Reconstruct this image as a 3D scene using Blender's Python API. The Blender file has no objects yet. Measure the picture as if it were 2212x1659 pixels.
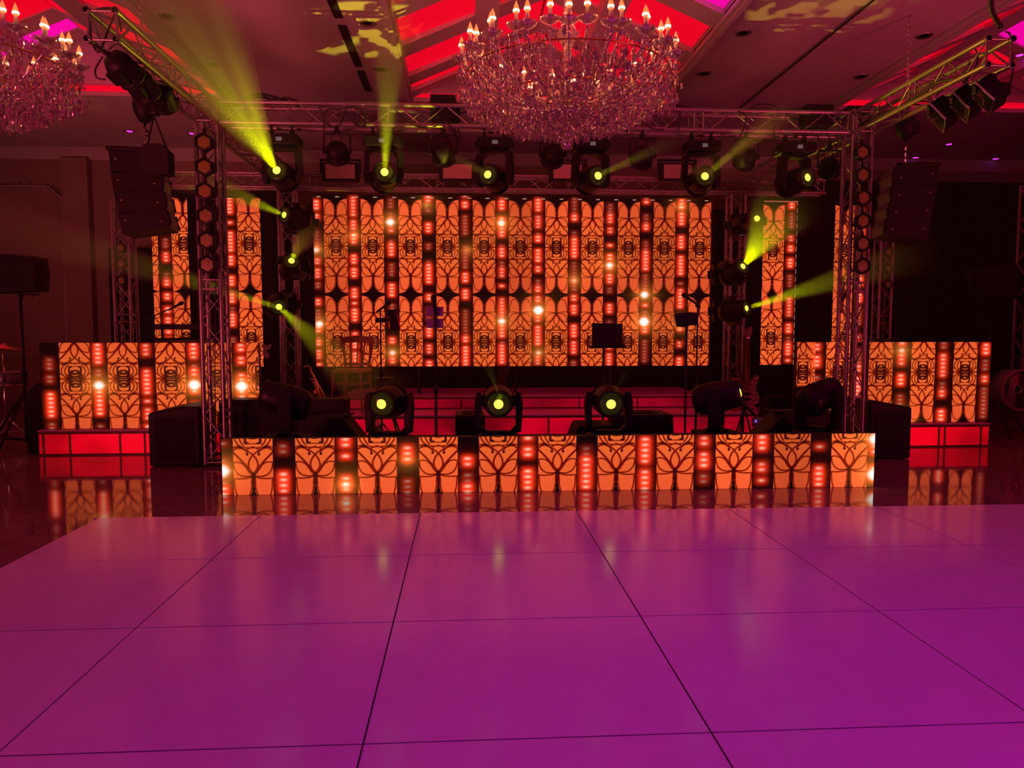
import bpy, bmesh, math, random
import numpy as np
from mathutils import Vector, Matrix, Euler

scene = bpy.context.scene
COL = scene.collection
R = math.radians
rnd = random.Random(7)

# ------------------------------------------------------------------ camera
FPX, PITCH, YAW, CAMH = 1624.0, R(4.14), R(3.5), 1.5
cam = bpy.data.cameras.new('camera')
cam.sensor_width = 36.0
cam.lens = FPX / 2212.0 * 36.0
cam.clip_end = 200
camo = bpy.data.objects.new('camera', cam)
camo.location = (0, 0, CAMH)
camo.rotation_euler = (math.pi / 2 - PITCH, 0, -YAW)
COL.objects.link(camo)
scene.camera = camo

# ------------------------------------------------------------------ render settings
scene.view_settings.view_transform = 'Standard'
scene.view_settings.look = 'None'
scene.view_settings.gamma = 1.0
scene.view_settings.exposure = 0.0
scene.view_settings.use_curve_mapping = False
cy = scene.cycles
cy.use_denoising = True
cy.max_bounces = 5
cy.diffuse_bounces = 2
cy.glossy_bounces = 3
cy.transmission_bounces = 3
cy.transparent_max_bounces = 16
cy.volume_bounces = 0
cy.caustics_reflective = False
cy.caustics_refractive = False
cy.sample_clamp_indirect = 3.0
cy.use_adaptive_sampling = True
cy.adaptive_threshold = 0.02

# ------------------------------------------------------------------ world: the dim open end of the hall
w = bpy.data.worlds.new('hall')
scene.world = w
w.use_nodes = True
w.node_tree.nodes['Background'].inputs[0].default_value = (0.20, 0.014, 0.06, 1)
w.node_tree.nodes['Background'].inputs[1].default_value = 0.09


def lamp(kind, name, loc, color, power, target=None, **kw):
    d = bpy.data.lights.new(name, kind)
    d.color = color
    d.energy = power
    for k, v in kw.items():
        setattr(d, k, v)
    o = bpy.data.objects.new(name, d)
    o.location = loc
    if target is not None:
        o.rotation_euler = (Vector(target) - Vector(loc)).to_track_quat('-Z', 'Y').to_euler()
    COL.objects.link(o)
    return o


MAG = (1.0, 0.015, 0.62)
# house wash lamps over the floor
lamp('SPOT', 'floor_wash', (1.9, 1.6, 4.9), (0.66, 0.0, 1.0), 235, (1.5, 2.6, 0), spot_size=R(125), spot_blend=1.0, shadow_soft_size=0.25)
lamp('SPOT', 'floor_wash', (-2.4, 3.4, 4.9), (1.0, 0.04, 0.5), 42, (-1.8, 4.0, 0), spot_size=R(130), spot_blend=1.0, shadow_soft_size=0.25)
lamp('SPOT', 'floor_wash', (4.2, 4.6, 4.9), (1.0, 0.02, 0.6), 24, (4.0, 4.6, 0), spot_size=R(130), spot_blend=1.0, shadow_soft_size=0.25)
lamp('AREA', 'room_fill', (-5.5, 1.5, 0.6), (1.0, 0.085, 0.14), 100, (-1.0, 9.5, 5.05), size=1.5, spread=R(80))  # out-of-view area fills added to brighten the ceiling and left wall
lamp('AREA', 'room_fill', (7.5, 1.5, 0.6), (1.0, 0.055, 0.15), 62, (3.5, 9.0, 5.05), size=1.5, spread=R(80))
lamp('AREA', 'room_fill', (-8.6, 8.0, 0.5), (1.0, 0.17, 0.17), 30, (-5.5, 13.0, 5.0), size=0.8, spread=R(110))


# ------------------------------------------------------------------ pixel -> place at a known distance (design-time survey of the photograph)
_cp, _sp, _cy, _sy = math.cos(PITCH), math.sin(PITCH), math.cos(YAW), math.sin(YAW)
_fw = Vector((_sy * _cp, _cy * _cp, -_sp))
_rt = Vector((_cy, -_sy, 0))
_up = _rt.cross(_fw)


def ray(x, y):
    return _fw + _rt * ((x - 1106) / FPX) - _up * ((y - 829.5) / FPX)


def W(x, y, Y):
    d = ray(x, y)
    return Vector((0, 0, CAMH)) + d * (Y / d.y)


def G(x, y, z=0.0):
    d = ray(x, y)
    return Vector((0, 0, CAMH)) + d * ((z - CAMH) / d.z)


# ------------------------------------------------------------------ materials
def mat(name, color, rough=0.5, metal=0.0, emis=None, estr=0.0, spec=0.5, trans=0.0, coat=0.0, sample=True):
    m = bpy.data.materials.new(name)
    m.use_nodes = True
    b = m.node_tree.nodes['Principled BSDF']
    b.inputs['Base Color'].default_value = (*color, 1)
    b.inputs['Roughness'].default_value = rough
    b.inputs['Metallic'].default_value = metal
    b.inputs['Specular IOR Level'].default_value = spec
    b.inputs['Transmission Weight'].default_value = trans
    b.inputs['Coat Weight'].default_value = coat
    if emis:
        b.inputs['Emission Color'].default_value = (*emis, 1)
        b.inputs['Emission Strength'].default_value = estr
    if not sample:
        m.cycles.emission_sampling = 'NONE'
    return m


def noisy(m, scale, amount, bump=0.0, rough_amt=0.0):
    """break up a base colour (and roughness) with noise, optional bump"""
    nt = m.node_tree
    b = nt.nodes['Principled BSDF']
    tc = nt.nodes.new('ShaderNodeTexCoord')
    n = nt.nodes.new('ShaderNodeTexNoise')
    n.inputs['Scale'].default_value = scale
    n.inputs['Detail'].default_value = 3
    nt.links.new(tc.outputs['Object'], n.inputs['Vector'])
    c = b.inputs['Base Color'].default_value[:]
    r = nt.nodes.new('ShaderNodeValToRGB')
    r.color_ramp.elements[0].position = 0.3
    r.color_ramp.elements[1].position = 0.7
    r.color_ramp.elements[0].color = (c[0] * (1 - amount), c[1] * (1 - amount), c[2] * (1 - amount), 1)
    r.color_ramp.elements[1].color = (min(1, c[0] * (1 + amount)), min(1, c[1] * (1 + amount)), min(1, c[2] * (1 + amount)), 1)
    nt.links.new(n.outputs['Fac'], r.inputs['Fac'])
    nt.links.new(r.outputs['Color'], b.inputs['Base Color'])
    if rough_amt:
        mr = nt.nodes.new('ShaderNodeMapRange')
        base = b.inputs['Roughness'].default_value
        mr.inputs['To Min'].default_value = max(0, base - rough_amt)
        mr.inputs['To Max'].default_value = base + rough_amt
        nt.links.new(n.outputs['Fac'], mr.inputs['Value'])
        nt.links.new(mr.outputs['Result'], b.inputs['Roughness'])
    if bump:
        bp = nt.nodes.new('ShaderNodeBump')
        bp.inputs['Strength'].default_value = bump
        bp.inputs['Distance'].default_value = 0.01
        nt.links.new(n.outputs['Fac'], bp.inputs['Height'])
        nt.links.new(bp.outputs['Normal'], b.inputs['Normal'])
    return m


M = {}
M['black'] = noisy(mat('black_plastic', (0.008, 0.007, 0.007), 0.55, spec=0.22), 30, 0.3)
M['blackmetal'] = noisy(mat('black_metal', (0.012, 0.010, 0.010), 0.45, 0.2, spec=0.3), 25, 0.3)
M['fabric'] = noisy(mat('black_fabric', (0.01, 0.008, 0.009), 0.9), 60, 0.4, 0.3)
M['alu'] = noisy(mat('aluminium', (0.28, 0.27, 0.26), 0.36, 0.7), 18, 0.12)
M['chrome'] = mat('chrome', (0.8, 0.8, 0.8), 0.15, 1.0)
M['cable'] = mat('cable_rubber', (0.01, 0.01, 0.01), 0.5)
M['red'] = noisy(mat('red_paint', (0.55, 0.01, 0.01), 0.3), 12, 0.15)
M['white'] = mat('white_plastic', (0.7, 0.68, 0.66), 0.4)
M['grey'] = noisy(mat('grey_plastic', (0.16, 0.15, 0.17), 0.4), 20, 0.15)
M['wood'] = noisy(mat('gold_wood', (0.33, 0.15, 0.05), 0.4), 14, 0.35)
M['brass'] = noisy(mat('brass', (0.75, 0.42, 0.14), 0.25, 1.0), 10, 0.15)
M['lens_on'] = mat('lit_lens', (1, 1, 0.3), 0.3, emis=(1.0, 1.0, 0.06), estr=2.0, sample=False)
M['lens_ring'] = mat('lens_glass_ring', (0.03, 0.04, 0.01), 0.08, emis=(0.35, 0.55, 0.0), estr=0.02, sample=False)
M['lens_off'] = mat('dark_lens', (0.01, 0.01, 0.02), 0.05, spec=0.8)
M['hood'] = mat('lens_hood', (0.009, 0.009, 0.008), 0.42, spec=0.25)
M['screenback'] = mat('screen_cabinet', (0.01, 0.01, 0.01), 0.5)
M['plaster'] = noisy(mat('ceiling_plaster', (0.62, 0.58, 0.56), 0.55), 1.2, 0.05)
M['plasterdark'] = noisy(mat('wall_plaster', (0.36, 0.27, 0.19), 0.7), 1.0, 0.08)
M['redlit'] = mat('red_cove_glow', (0.3, 0.02, 0.02), 0.5, emis=(1.0, 0.0, 0.02), estr=0.75)
M['maglit'] = mat('magenta_cove_glow', (0.3, 0.02, 0.3), 0.5, emis=(1.0, 0.0, 0.42), estr=0.85)
M['pinkdl'] = mat('purple_downlight', (0.3, 0.02, 0.3), 0.5, emis=(0.75, 0.03, 1.0), estr=3.0, sample=False)
M['steel'] = mat('steel_ring', (0.5, 0.45, 0.4), 0.3, 0.8)
M['curtain'] = noisy(mat('black_curtain', (0.012, 0.008, 0.01), 0.95), 8, 0.4, 0.4)
M['bluedot'] = mat('blue_indicator', (0.1, 0.1, 1), 0.5, emis=(0.15, 0.12, 1.0), estr=3.0, sample=False)
M['reddot'] = mat('red_indicator', (1, 0.1, 0.1), 0.5, emis=(1.0, 0.25, 0.2), estr=1.5, sample=False)
M['lcd'] = mat('display_window', (0.1, 0.12, 0.13), 0.2, emis=(0.28, 0.32, 0.30), estr=0.22, sample=False)
M['purplegrey'] = mat('purple_grey_card', (0.18, 0.10, 0.22), 0.5)
M['amber'] = mat('amber_glass', (0.75, 0.33, 0.05), 0.35)
M['candle'] = mat('candle_sleeve', (0.75, 0.62, 0.66), 0.5)
M['bulb'] = mat('flame_bulb_glass', (1, 0.5, 0.25), 0.1, emis=(1.0, 0.20, 0.05), estr=1.1, sample=False)
M['filament'] = mat('bulb_filament', (1, 0.8, 0.4), 0.1, emis=(1.0, 0.62, 0.25), estr=9.0, sample=False)
M['tape'] = mat('gap_dark', (0.02, 0.005, 0.01), 0.8)


def crystal_material():
    m = bpy.data.materials.new('cut_crystal')
    m.use_nodes = True
    nt = m.node_tree
    nt.nodes.clear()
    out = nt.nodes.new('ShaderNodeOutputMaterial')
    tr = nt.nodes.new('ShaderNodeBsdfTransparent')
    tr.inputs[0].default_value = (0.93, 0.88, 0.92, 1)
    gl = nt.nodes.new('ShaderNodeBsdfGlossy')
    gl.inputs['Color'].default_value = (0.95, 0.9, 0.95, 1)
    gl.inputs['Roughness'].default_value = 0.03
    df = nt.nodes.new('ShaderNodeBsdfDiffuse')
    df.inputs[0].default_value = (0.55, 0.42, 0.55, 1)
    mx = nt.nodes.new('ShaderNodeMixShader')
    mx.inputs[0].default_value = 0.30
    nt.links.new(gl.outputs[0], mx.inputs[1])
    nt.links.new(df.outputs[0], mx.inputs[2])
    mx2 = nt.nodes.new('ShaderNodeMixShader')
    mx2.inputs[0].default_value = 0.66
    nt.links.new(tr.outputs[0], mx2.inputs[1])
    nt.links.new(mx.outputs[0], mx2.inputs[2])
    nt.links.new(mx2.outputs[0], out.inputs['Surface'])
    return m


M['crystal'] = crystal_material()


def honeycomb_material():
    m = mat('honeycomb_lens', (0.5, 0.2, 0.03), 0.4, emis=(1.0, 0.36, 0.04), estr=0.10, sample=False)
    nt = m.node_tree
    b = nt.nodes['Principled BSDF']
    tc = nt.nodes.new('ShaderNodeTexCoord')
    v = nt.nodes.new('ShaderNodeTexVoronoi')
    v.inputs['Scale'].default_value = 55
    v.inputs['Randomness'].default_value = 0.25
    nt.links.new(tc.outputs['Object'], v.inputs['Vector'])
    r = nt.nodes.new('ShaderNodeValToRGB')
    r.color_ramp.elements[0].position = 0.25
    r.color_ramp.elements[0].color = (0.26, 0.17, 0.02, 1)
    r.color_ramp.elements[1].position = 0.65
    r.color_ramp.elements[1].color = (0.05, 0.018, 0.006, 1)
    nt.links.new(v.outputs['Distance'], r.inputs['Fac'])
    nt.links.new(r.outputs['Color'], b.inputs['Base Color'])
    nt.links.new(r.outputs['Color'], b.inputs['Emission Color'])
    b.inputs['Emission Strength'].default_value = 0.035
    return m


M['honeycomb'] = honeycomb_material()


# ------------------------------------------------------------------ mesh builder
class MB:
    def __init__(s):
        s.v, s.f, s.m, s.sm = [], [], [], []
        s.T = Matrix.Identity(4)
        s.mi = 0
        s.smooth = False

    def add(s, vs, fs):
        n = len(s.v)
        s.v += [tuple(s.T @ Vector(p)) for p in vs]
        for f in fs:
            s.f.append([i + n for i in f])
            s.m.append(s.mi)
            s.sm.append(s.smooth)
        return s

    def box(s, x0, x1, y0, y1, z0, z1, b=0.0):
        if b <= 0:
            vs = [(x, y, z) for x in (x0, x1) for y in (y0, y1) for z in (z0, z1)]
            s.add(vs, [(0, 1, 3, 2), (4, 6, 7, 5), (0, 4, 5, 1), (2, 3, 7, 6), (0, 2, 6, 4), (1, 5, 7, 3)])
            return s
        # chamfered box: 24 vertices
        bm = bmesh.new()
        bmesh.ops.create_cube(bm, size=1)
        for v in bm.verts:
            v.co = Vector(((x0 + x1) / 2 + v.co.x * (x1 - x0), (y0 + y1) / 2 + v.co.y * (y1 - y0), (z0 + z1) / 2 + v.co.z * (z1 - z0)))
        bmesh.ops.bevel(bm, geom=bm.edges[:], offset=b, segments=2, profile=0.6, affect='EDGES')
        bm.verts.index_update()
        s.add([v.co[:] for v in bm.verts], [[v.index for v in f.verts] for f in bm.faces])
        bm.free()
        return s

    def prism(s, poly, a0, a1, axis='y'):
        """extrude a 2D outline; axis y: poly is (x,z); axis x: (y,z); axis z: (x,y)"""
        def P(p, a):
            return {'y': (p[0], a, p[1]), 'x': (a, p[0], p[1]), 'z': (p[0], p[1], a)}[axis]
        n = len(poly)
        vs = [P(p, a0) for p in poly] + [P(p, a1) for p in poly]
        fs = [list(range(n)), list(range(2 * n - 1, n - 1, -1))]
        fs += [(i, i + n, (i + 1) % n + n, (i + 1) % n) for i in range(n)]
        return s.add(vs, fs)

    def tube(s, path, r, n=8, caps=True, r2=None):
        path = [Vector(p) for p in path]
        k = len(path)
        vs, fs = [], []
        prev = None
        for i, p in enumerate(path):
            t = (path[min(i + 1, k - 1)] - path[max(i - 1, 0)]).normalized()
            if prev is None:
                a = t.orthogonal().normalized()
            else:
                a = prev - t * prev.dot(t)
                a = a.normalized() if a.length > 1e-6 else t.orthogonal().normalized()
            prev = a
            b = t.cross(a)
            rr = r if r2 is None else r + (r2 - r) * i / (k - 1)
            for j in range(n):
                th = 2 * math.pi * j / n
                vs.append(p + (a * math.cos(th) + b * math.sin(th)) * rr)
        for i in range(k - 1):
            for j in range(n):
                fs.append((i * n + j, i * n + (j + 1) % n, (i + 1) * n + (j + 1) % n, (i + 1) * n + j))
        if caps:
            fs.append(list(range(n))[::-1])
            fs.append([(k - 1) * n + j for j in range(n)])
        sm = s.smooth
        s.smooth = n > 5
        s.add(vs, fs)
        s.smooth = sm
        return s

    def lathe(s, prof, n=20, T=None):
        """prof: list of (r, z) turned about z"""
        vs, fs = [], []
        k = len(prof)
        for r_, z in prof:
            for j in range(n):
                th = 2 * math.pi * j / n
                vs.append((r_ * math.cos(th), r_ * math.sin(th), z))
        for i in range(k - 1):
            for j in range(n):
                fs.append((i * n + j, i * n + (j + 1) % n, (i + 1) * n + (j + 1) % n, (i + 1) * n + j))
        if prof[0][0] > 1e-5 and prof[0] != prof[-1]:
            fs.append(list(range(n))[::-1])
        if prof[-1][0] > 1e-5 and prof[0] != prof[-1]:
            fs.append([(k - 1) * n + j for j in range(n)])
        if T is not None:
            vs = [T @ Vector(v) for v in vs]
        sm = s.smooth
        s.smooth = n > 8
        s.add(vs, fs)
        s.smooth = sm
        return s

    def ball(s, c, r, n=10, sz=1.0):
        prof = [(r * math.sin(math.pi * i / (n // 2)), -r * sz * math.cos(math.pi * i / (n // 2))) for i in range(n // 2 + 1)]
        prof[0] = (0.0, prof[0][1]); prof[-1] = (0.0, prof[-1][1])
        return s.lathe(prof, n, Matrix.Translation(Vector(c)))

    def mesh(s, name, mats):
        me = bpy.data.meshes.new(name)
        me.from_pydata(s.v, [], s.f)
        for m_ in (mats if isinstance(mats, (list, tuple)) else [mats]):
            me.materials.append(M[m_] if isinstance(m_, str) else m_)
        me.polygons.foreach_set('material_index', s.m)
        me.polygons.foreach_set('use_smooth', s.sm)
        me.validate()
        me.update()
        return me

    def build(s, name, mats, parent=None, loc=None, rot=None, matrix=None):
        return obj(name, s.mesh(name, mats), parent, loc, rot, matrix)


def obj(name, me, parent=None, loc=None, rot=None, matrix=None):
    o = bpy.data.objects.new(name, me)
    COL.objects.link(o)
    if parent is not None:
        o.parent = parent
    if loc is not None:
        o.location = loc
    if rot is not None:
        o.rotation_euler = rot
    if matrix is not None:
        o.matrix_local = matrix
    return o


def tag(o, label=None, cat=None, group=None, kind=None):
    if label: o['label'] = label
    if cat: o['category'] = cat
    if group: o['group'] = group
    if kind: o['kind'] = kind
    return o


def thing(name, label, cat, loc=(0, 0, 0), rz=0.0, group=None, scale=1.0):
    o = bpy.data.objects.new(name, None)
    o.empty_display_size = 0.1
    COL.objects.link(o)
    o.location = loc
    o.rotation_euler = (0, 0, rz)
    o.scale = (scale,) * 3
    return tag(o, label, cat, group)


def struct(o):
    return tag(o, kind='structure')


def copy_tree(o, parent=None):
    c = o.copy()
    COL.objects.link(c)
    c.parent = parent
    for ch in [x for x in o.children]:
        copy_tree(ch, c)
    return c


def aim(direction, up='Y'):
    """rotation matrix turning local +Z onto a direction"""
    return Vector(direction).normalized().to_track_quat('Z', up).to_matrix().to_4x4()

# ================================================================== THE SETTING
ZC = 5.05                                  # flat ceiling height
YB = 15.6                                  # back wall
XL, XR = -9.4, 12.5


def quadmesh(mb, pts):
    mb.add(pts, [tuple(range(len(pts)))])


def glossy_floor():
    m = noisy(mat('polished_stone_floor', (0.26, 0.15, 0.12), 0.06, spec=0.8), 2.0, 0.15, rough_amt=0.03)
    nt = m.node_tree
    b = nt.nodes['Principled BSDF']
    tc = nt.nodes.new('ShaderNodeTexCoord')
    mp = nt.nodes.new('ShaderNodeMapping')
    mp.inputs['Location'].default_value = (0.24, 0.10, 0)
    br = nt.nodes.new('ShaderNodeTexBrick')
    br.offset = 0.0
    br.inputs['Scale'].default_value = 1.0
    br.inputs['Brick Width'].default_value = 0.60
    br.inputs['Row Height'].default_value = 0.60
    br.inputs['Mortar Size'].default_value = 0.003
    br.inputs['Mortar Smooth'].default_value = 0.1
    br.inputs['Color1'].default_value = (1, 1, 1, 1)
    br.inputs['Color2'].default_value = (0.93, 0.93, 0.93, 1)
    br.inputs['Mortar'].default_value = (0.12, 0.1, 0.1, 1)
    nt.links.new(tc.outputs['Object'], mp.inputs['Vector'])
    nt.links.new(mp.outputs['Vector'], br.inputs['Vector'])
    src = b.inputs['Base Color'].links[0].from_socket
    mx = nt.nodes.new('ShaderNodeMix')
    mx.data_type = 'RGBA'
    mx.blend_type = 'MULTIPLY'
    mx.inputs[0].default_value = 1.0
    nt.links.new(src, mx.inputs[6])
    nt.links.new(br.outputs['Color'], mx.inputs[7])
    nt.links.new(mx.outputs[2], b.inputs['Base Color'])
    return m


mb = MB()
mb.box(XL - 0.3, XR + 0.3, -1.5, YB + 0.3, -0.2, 0.0)
struct(mb.build('floor', glossy_floor()))

# ceiling with three long tent-shaped coffers
COFF = [(-7.52, -3.68), (-0.80, 2.93), (5.88, 9.65)]
CY0, CY1 = 1.0, 11.95
mb = MB()
xs = [XL - 0.3]
for a, b_ in COFF:
    xs += [a, b_]
xs.append(XR + 0.3)
for i in range(0, len(xs), 2):
    mb.box(xs[i], xs[i + 1], -1.5, YB + 0.3, ZC, ZC + 0.06)
for a, b_ in COFF:
    mb.box(a, b_, CY1, YB + 0.3, ZC, ZC + 0.06)
    mb.box(a, b_, -1.5, CY0, ZC, ZC + 0.06)
struct(mb.build('ceiling', 'plaster'))

SL = 0.40                                   # rise per metre of the tent
for ci, (a, b_) in enumerate(COFF):
    mid = (a + b_) / 2
    zr = ZC + 0.05 + SL * (mid - a)
    # roof skin above everything
    mb = MB()
    t = 0.30
    mb.prism([(a, ZC + t), (mid, zr + t), (b_, ZC + t), (b_, ZC + t + 0.08), (mid, zr + t + 0.08), (a, ZC + t + 0.08)], CY0, CY1, 'y')
    mb.prism([(a, ZC), (b_, ZC), (b_, ZC + t), (mid, zr + t), (a, ZC + t)], CY1, CY1 + 0.08, 'y')
    mb.box(a - 0.06, a, CY0, CY1, ZC + 0.05, ZC + t + 0.08)
    mb.box(b_, b_ + 0.06, CY0, CY1, ZC + 0.05, ZC + t + 0.08)
    # cross rafters following the slope
    y = CY1
    rafters = [(11.62, 11.90), (10.95, 11.30), (9.80, 10.20), (8.62, 8.99), (7.45, 7.82), (6.3, 6.65), (5.1, 5.5), (3.9, 4.3), (2.7, 3.1)]
    for y0, y1 in rafters:
        mb.prism([(a, ZC), (mid, zr), (mid, zr + t), (a, ZC + t)], y0, y1, 'y')
        mb.prism([(mid, zr), (b_, ZC), (b_, ZC + t), (mid, zr + t)], y0, y1, 'y')
    # long beams
    for fx in (0.29, 0.71):
        x0 = a + (b_ - a) * fx
        zz = zr - SL * abs(x0 - mid)
        mb.box(x0 - 0.15, x0 + 0.15, CY0, CY1, zz - 0.10, zz + t)
    # moulding round the opening
    for (x0, x1) in ((a - 0.14, a), (b_, b_ + 0.14)):
        mb.box(x0, x1, CY0, CY1 + 0.14, ZC - 0.05, ZC + 0.02)
        mb.box(x0 + 0.05, x1 - 0.03, CY0, CY1 + 0.10, ZC - 0.08, ZC + 0.02)
    mb.box(a, b_, CY1 - 0.04, CY1 + 0.14, ZC - 0.05, ZC + 0.01)
    struct(mb.build('trim_%d' % (ci + 1), 'plaster'))
    # roof panels between the rafters; hidden strip light put in as emission
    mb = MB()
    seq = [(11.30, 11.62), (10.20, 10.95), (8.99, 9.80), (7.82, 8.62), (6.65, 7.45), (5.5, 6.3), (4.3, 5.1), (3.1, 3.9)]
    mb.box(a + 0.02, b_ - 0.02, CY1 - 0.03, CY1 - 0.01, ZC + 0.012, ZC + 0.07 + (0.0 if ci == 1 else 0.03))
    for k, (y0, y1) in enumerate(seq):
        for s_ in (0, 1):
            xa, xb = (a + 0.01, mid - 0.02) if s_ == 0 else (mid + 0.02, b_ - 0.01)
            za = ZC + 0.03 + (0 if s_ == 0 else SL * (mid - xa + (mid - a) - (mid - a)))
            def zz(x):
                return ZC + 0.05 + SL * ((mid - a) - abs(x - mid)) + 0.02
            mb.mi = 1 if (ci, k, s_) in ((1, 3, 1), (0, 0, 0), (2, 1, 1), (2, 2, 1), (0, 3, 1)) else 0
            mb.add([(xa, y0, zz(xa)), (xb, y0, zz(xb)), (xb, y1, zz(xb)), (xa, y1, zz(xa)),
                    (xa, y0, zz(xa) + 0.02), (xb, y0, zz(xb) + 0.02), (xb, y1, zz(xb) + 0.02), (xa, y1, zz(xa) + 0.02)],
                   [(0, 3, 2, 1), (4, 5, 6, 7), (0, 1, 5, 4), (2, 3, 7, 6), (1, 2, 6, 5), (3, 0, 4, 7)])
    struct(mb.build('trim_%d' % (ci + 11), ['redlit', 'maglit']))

# walls
mb = MB()
mb.box(XL - 0.3, XR + 0.3, YB, YB + 0.25, 0, ZC)
struct(mb.build('wall_back', 'plasterdark'))
mb = MB()
mb.box(XL - 0.3, XL, -1.5, YB, 0, ZC)
struct(mb.build('wall_left', 'plasterdark'))
mb = MB()
mb.box(XR, XR + 0.3, -1.5, YB, 0, ZC)
struct(mb.build('wall_right', 'plasterdark'))

# cornice where the back wall meets the ceiling, dado on the left
mb = MB()
mb.prism([(YB, ZC), (YB, ZC - 0.22), (YB - 0.05, ZC - 0.22), (YB - 0.16, ZC - 0.06), (YB - 0.16, ZC)], XL, XR, 'x')
struct(mb.build('trim_4', 'plaster'))
mb = MB()
mb.box(XL, -5.2, YB - 0.05, YB, 0.95, 1.05)
mb.box(XL, -5.2, YB - 0.04, YB, 0.0, 0.18)
struct(mb.build('baseboard_back', 'plasterdark'))
# pilaster between arch and stage
mb = MB()
px0, px1 = W(143, 600, YB - 0.1).x, W(200, 600, YB - 0.1).x
mb.box(px0, px1, YB - 0.16, YB, 0, ZC - 0.2)
struct(mb.build('trim_5', 'plasterdark'))

# thin slot diffuser on the left flat and joint line on the right flat of the ceiling
mb = MB()
for y0, y1 in ((8.0, 8.95), (9.17, 10.55), (10.72, 11.6)):
    mb.box(-1.48, -1.38, y0, y1, ZC - 0.012, ZC + 0.01)
tag(mb.build('slot_diffuser', 'tape'), 'long black slot air diffuser in the ceiling left of the chandelier', 'air vent')
mb = MB()
mb.tube([(4.39, 3.0, ZC - 0.02), (4.39, 12.3, ZC - 0.02)], 0.012, 6)
tag(mb.build('ceiling_cable', 'cable'), 'thin black cable running straight along the ceiling on the right', 'cable')


# ------------------------------------------------------------------ downlights
def downlight(p, label, lit, grp=None):
    t = thing('ceiling_downlight', label, 'ceiling light', p, group=grp)
    mb = MB()
    mb.lathe([(0.045, 0.0), (0.075, 0.0), (0.095, -0.006), (0.10, 0.004), (0.10, 0.01)], 20)
    mb.build('ring', 'steel', t)
    mb = MB()
    mb.lathe([(0.0, 0.0), (0.055, 0.0), (0.055, 0.004), (0, 0.004)], 16)
    mb.build('lens', 'pinkdl' if lit else 'lens_off', t)
    return t


dl = [((360, 34), 'unlit round downlight right of the left truss end, nearer row', 0), ((460, 138), 'unlit round downlight above the left truss, farther row', 0),
      ((795, 50), 'unlit round downlight beside the black slot diffuser, nearer the camera', 0), ((822, 149), 'unlit round downlight beside the black slot diffuser, farther back', 0),
      ((1605, 71), 'unlit round downlight right of the big chandelier, nearer the camera', 0), ((1520, 158), 'unlit round downlight right of the big chandelier, farther back', 0),
      ((1860, 165), 'unlit round downlight near the right truss, farther back', 0), ((1997, 77), 'unlit round downlight near the right truss, dark ringed, nearer', 0)]
for (p, l, on) in dl:
    q = G(p[0], p[1], ZC)
    downlight((q.x, q.y, ZC - 0.005), l, False)
for p, l in (((1965, 345), 'lit purple downlight above the right line array'), ((2050, 311), 'lit purple downlight over the dark right side, middle one'),
             ((2140, 346), 'lit purple downlight over the dark right side, rightmost'), ((280, 283), 'lit purple downlight left of the left chain hoist'),
             ((415, 288), 'lit purple downlight left of the left front tower top')):
    q = G(p[0], p[1], ZC)
    downlight((q.x, min(q.y, YB - 0.3), ZC - 0.008), l, True)
for (x, y, ci, l) in ((1433, 22, 1, 'lit purple downlight in the coffer right of the big chandelier'), (125, 55, 0, 'lit purple downlight above the left chandelier'),
                      (214, 125, 0, 'lit purple downlight seen under the left truss end'), (2200, 187, 2, 'lit purple downlight at the right edge by the square lamps')):
    a, b_ = COFF[ci]
    q = G(x, y, ZC)
    mid = (a + b_) / 2
    yy = min([(8.80), (10.0), (11.12)], key=lambda v: abs(v - q.y * 1.02))
    d = ray(x, y)
    px = d.x / d.y * yy
    zz = ZC + 0.05 + SL * ((mid - a) - abs(px - mid))
    downlight((px, yy, zz - 0.03), l, True)

# ------------------------------------------------------------------ dance floor of white gloss panels
df = noisy(mat('white_gloss_panel', (0.80, 0.76, 0.78), 0.155, spec=0.6), 5, 0.03, rough_amt=0.05)
t = thing('dance_floor', 'large white gloss dance floor of square panels lit magenta', 'dance floor', (0, 0, 0))
PW, PD = 1.266, 1.127
x0, y0, yE = -1.639, 2.611, 2.611 + 3.398
cols = [-2.89] + [x0 + i * PW for i in range(0, 7)]
rows = [y0 - 3 * PD, y0 - 2 * PD, y0 - PD, y0, y0 + PD, y0 + 2 * PD, yE]
rows[0] = -0.6
for i in range(len(cols) - 1):
    for j in range(len(rows) - 1):
        mb = MB()
        g_ = 0.0035
        mb.box(cols[i] + g_, cols[i + 1] - g_, rows[j] + g_, rows[j + 1] - g_, 0.0, 0.025, 0.0015)
        o = mb.build('floor_panel', df, t)
mb = MB()
mb.box(cols[0], cols[-1], rows[0], rows[-1], 0.001, 0.021)
mb.build('underlay', 'tape', t)
mb = MB()
mb.prism([(yE, 0), (yE + 0.05, 0), (yE, 0.024)], cols[0] - 0.04, cols[-1], 'x')
mb.build('edge_ramp', M['purplegrey'], t)


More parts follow.
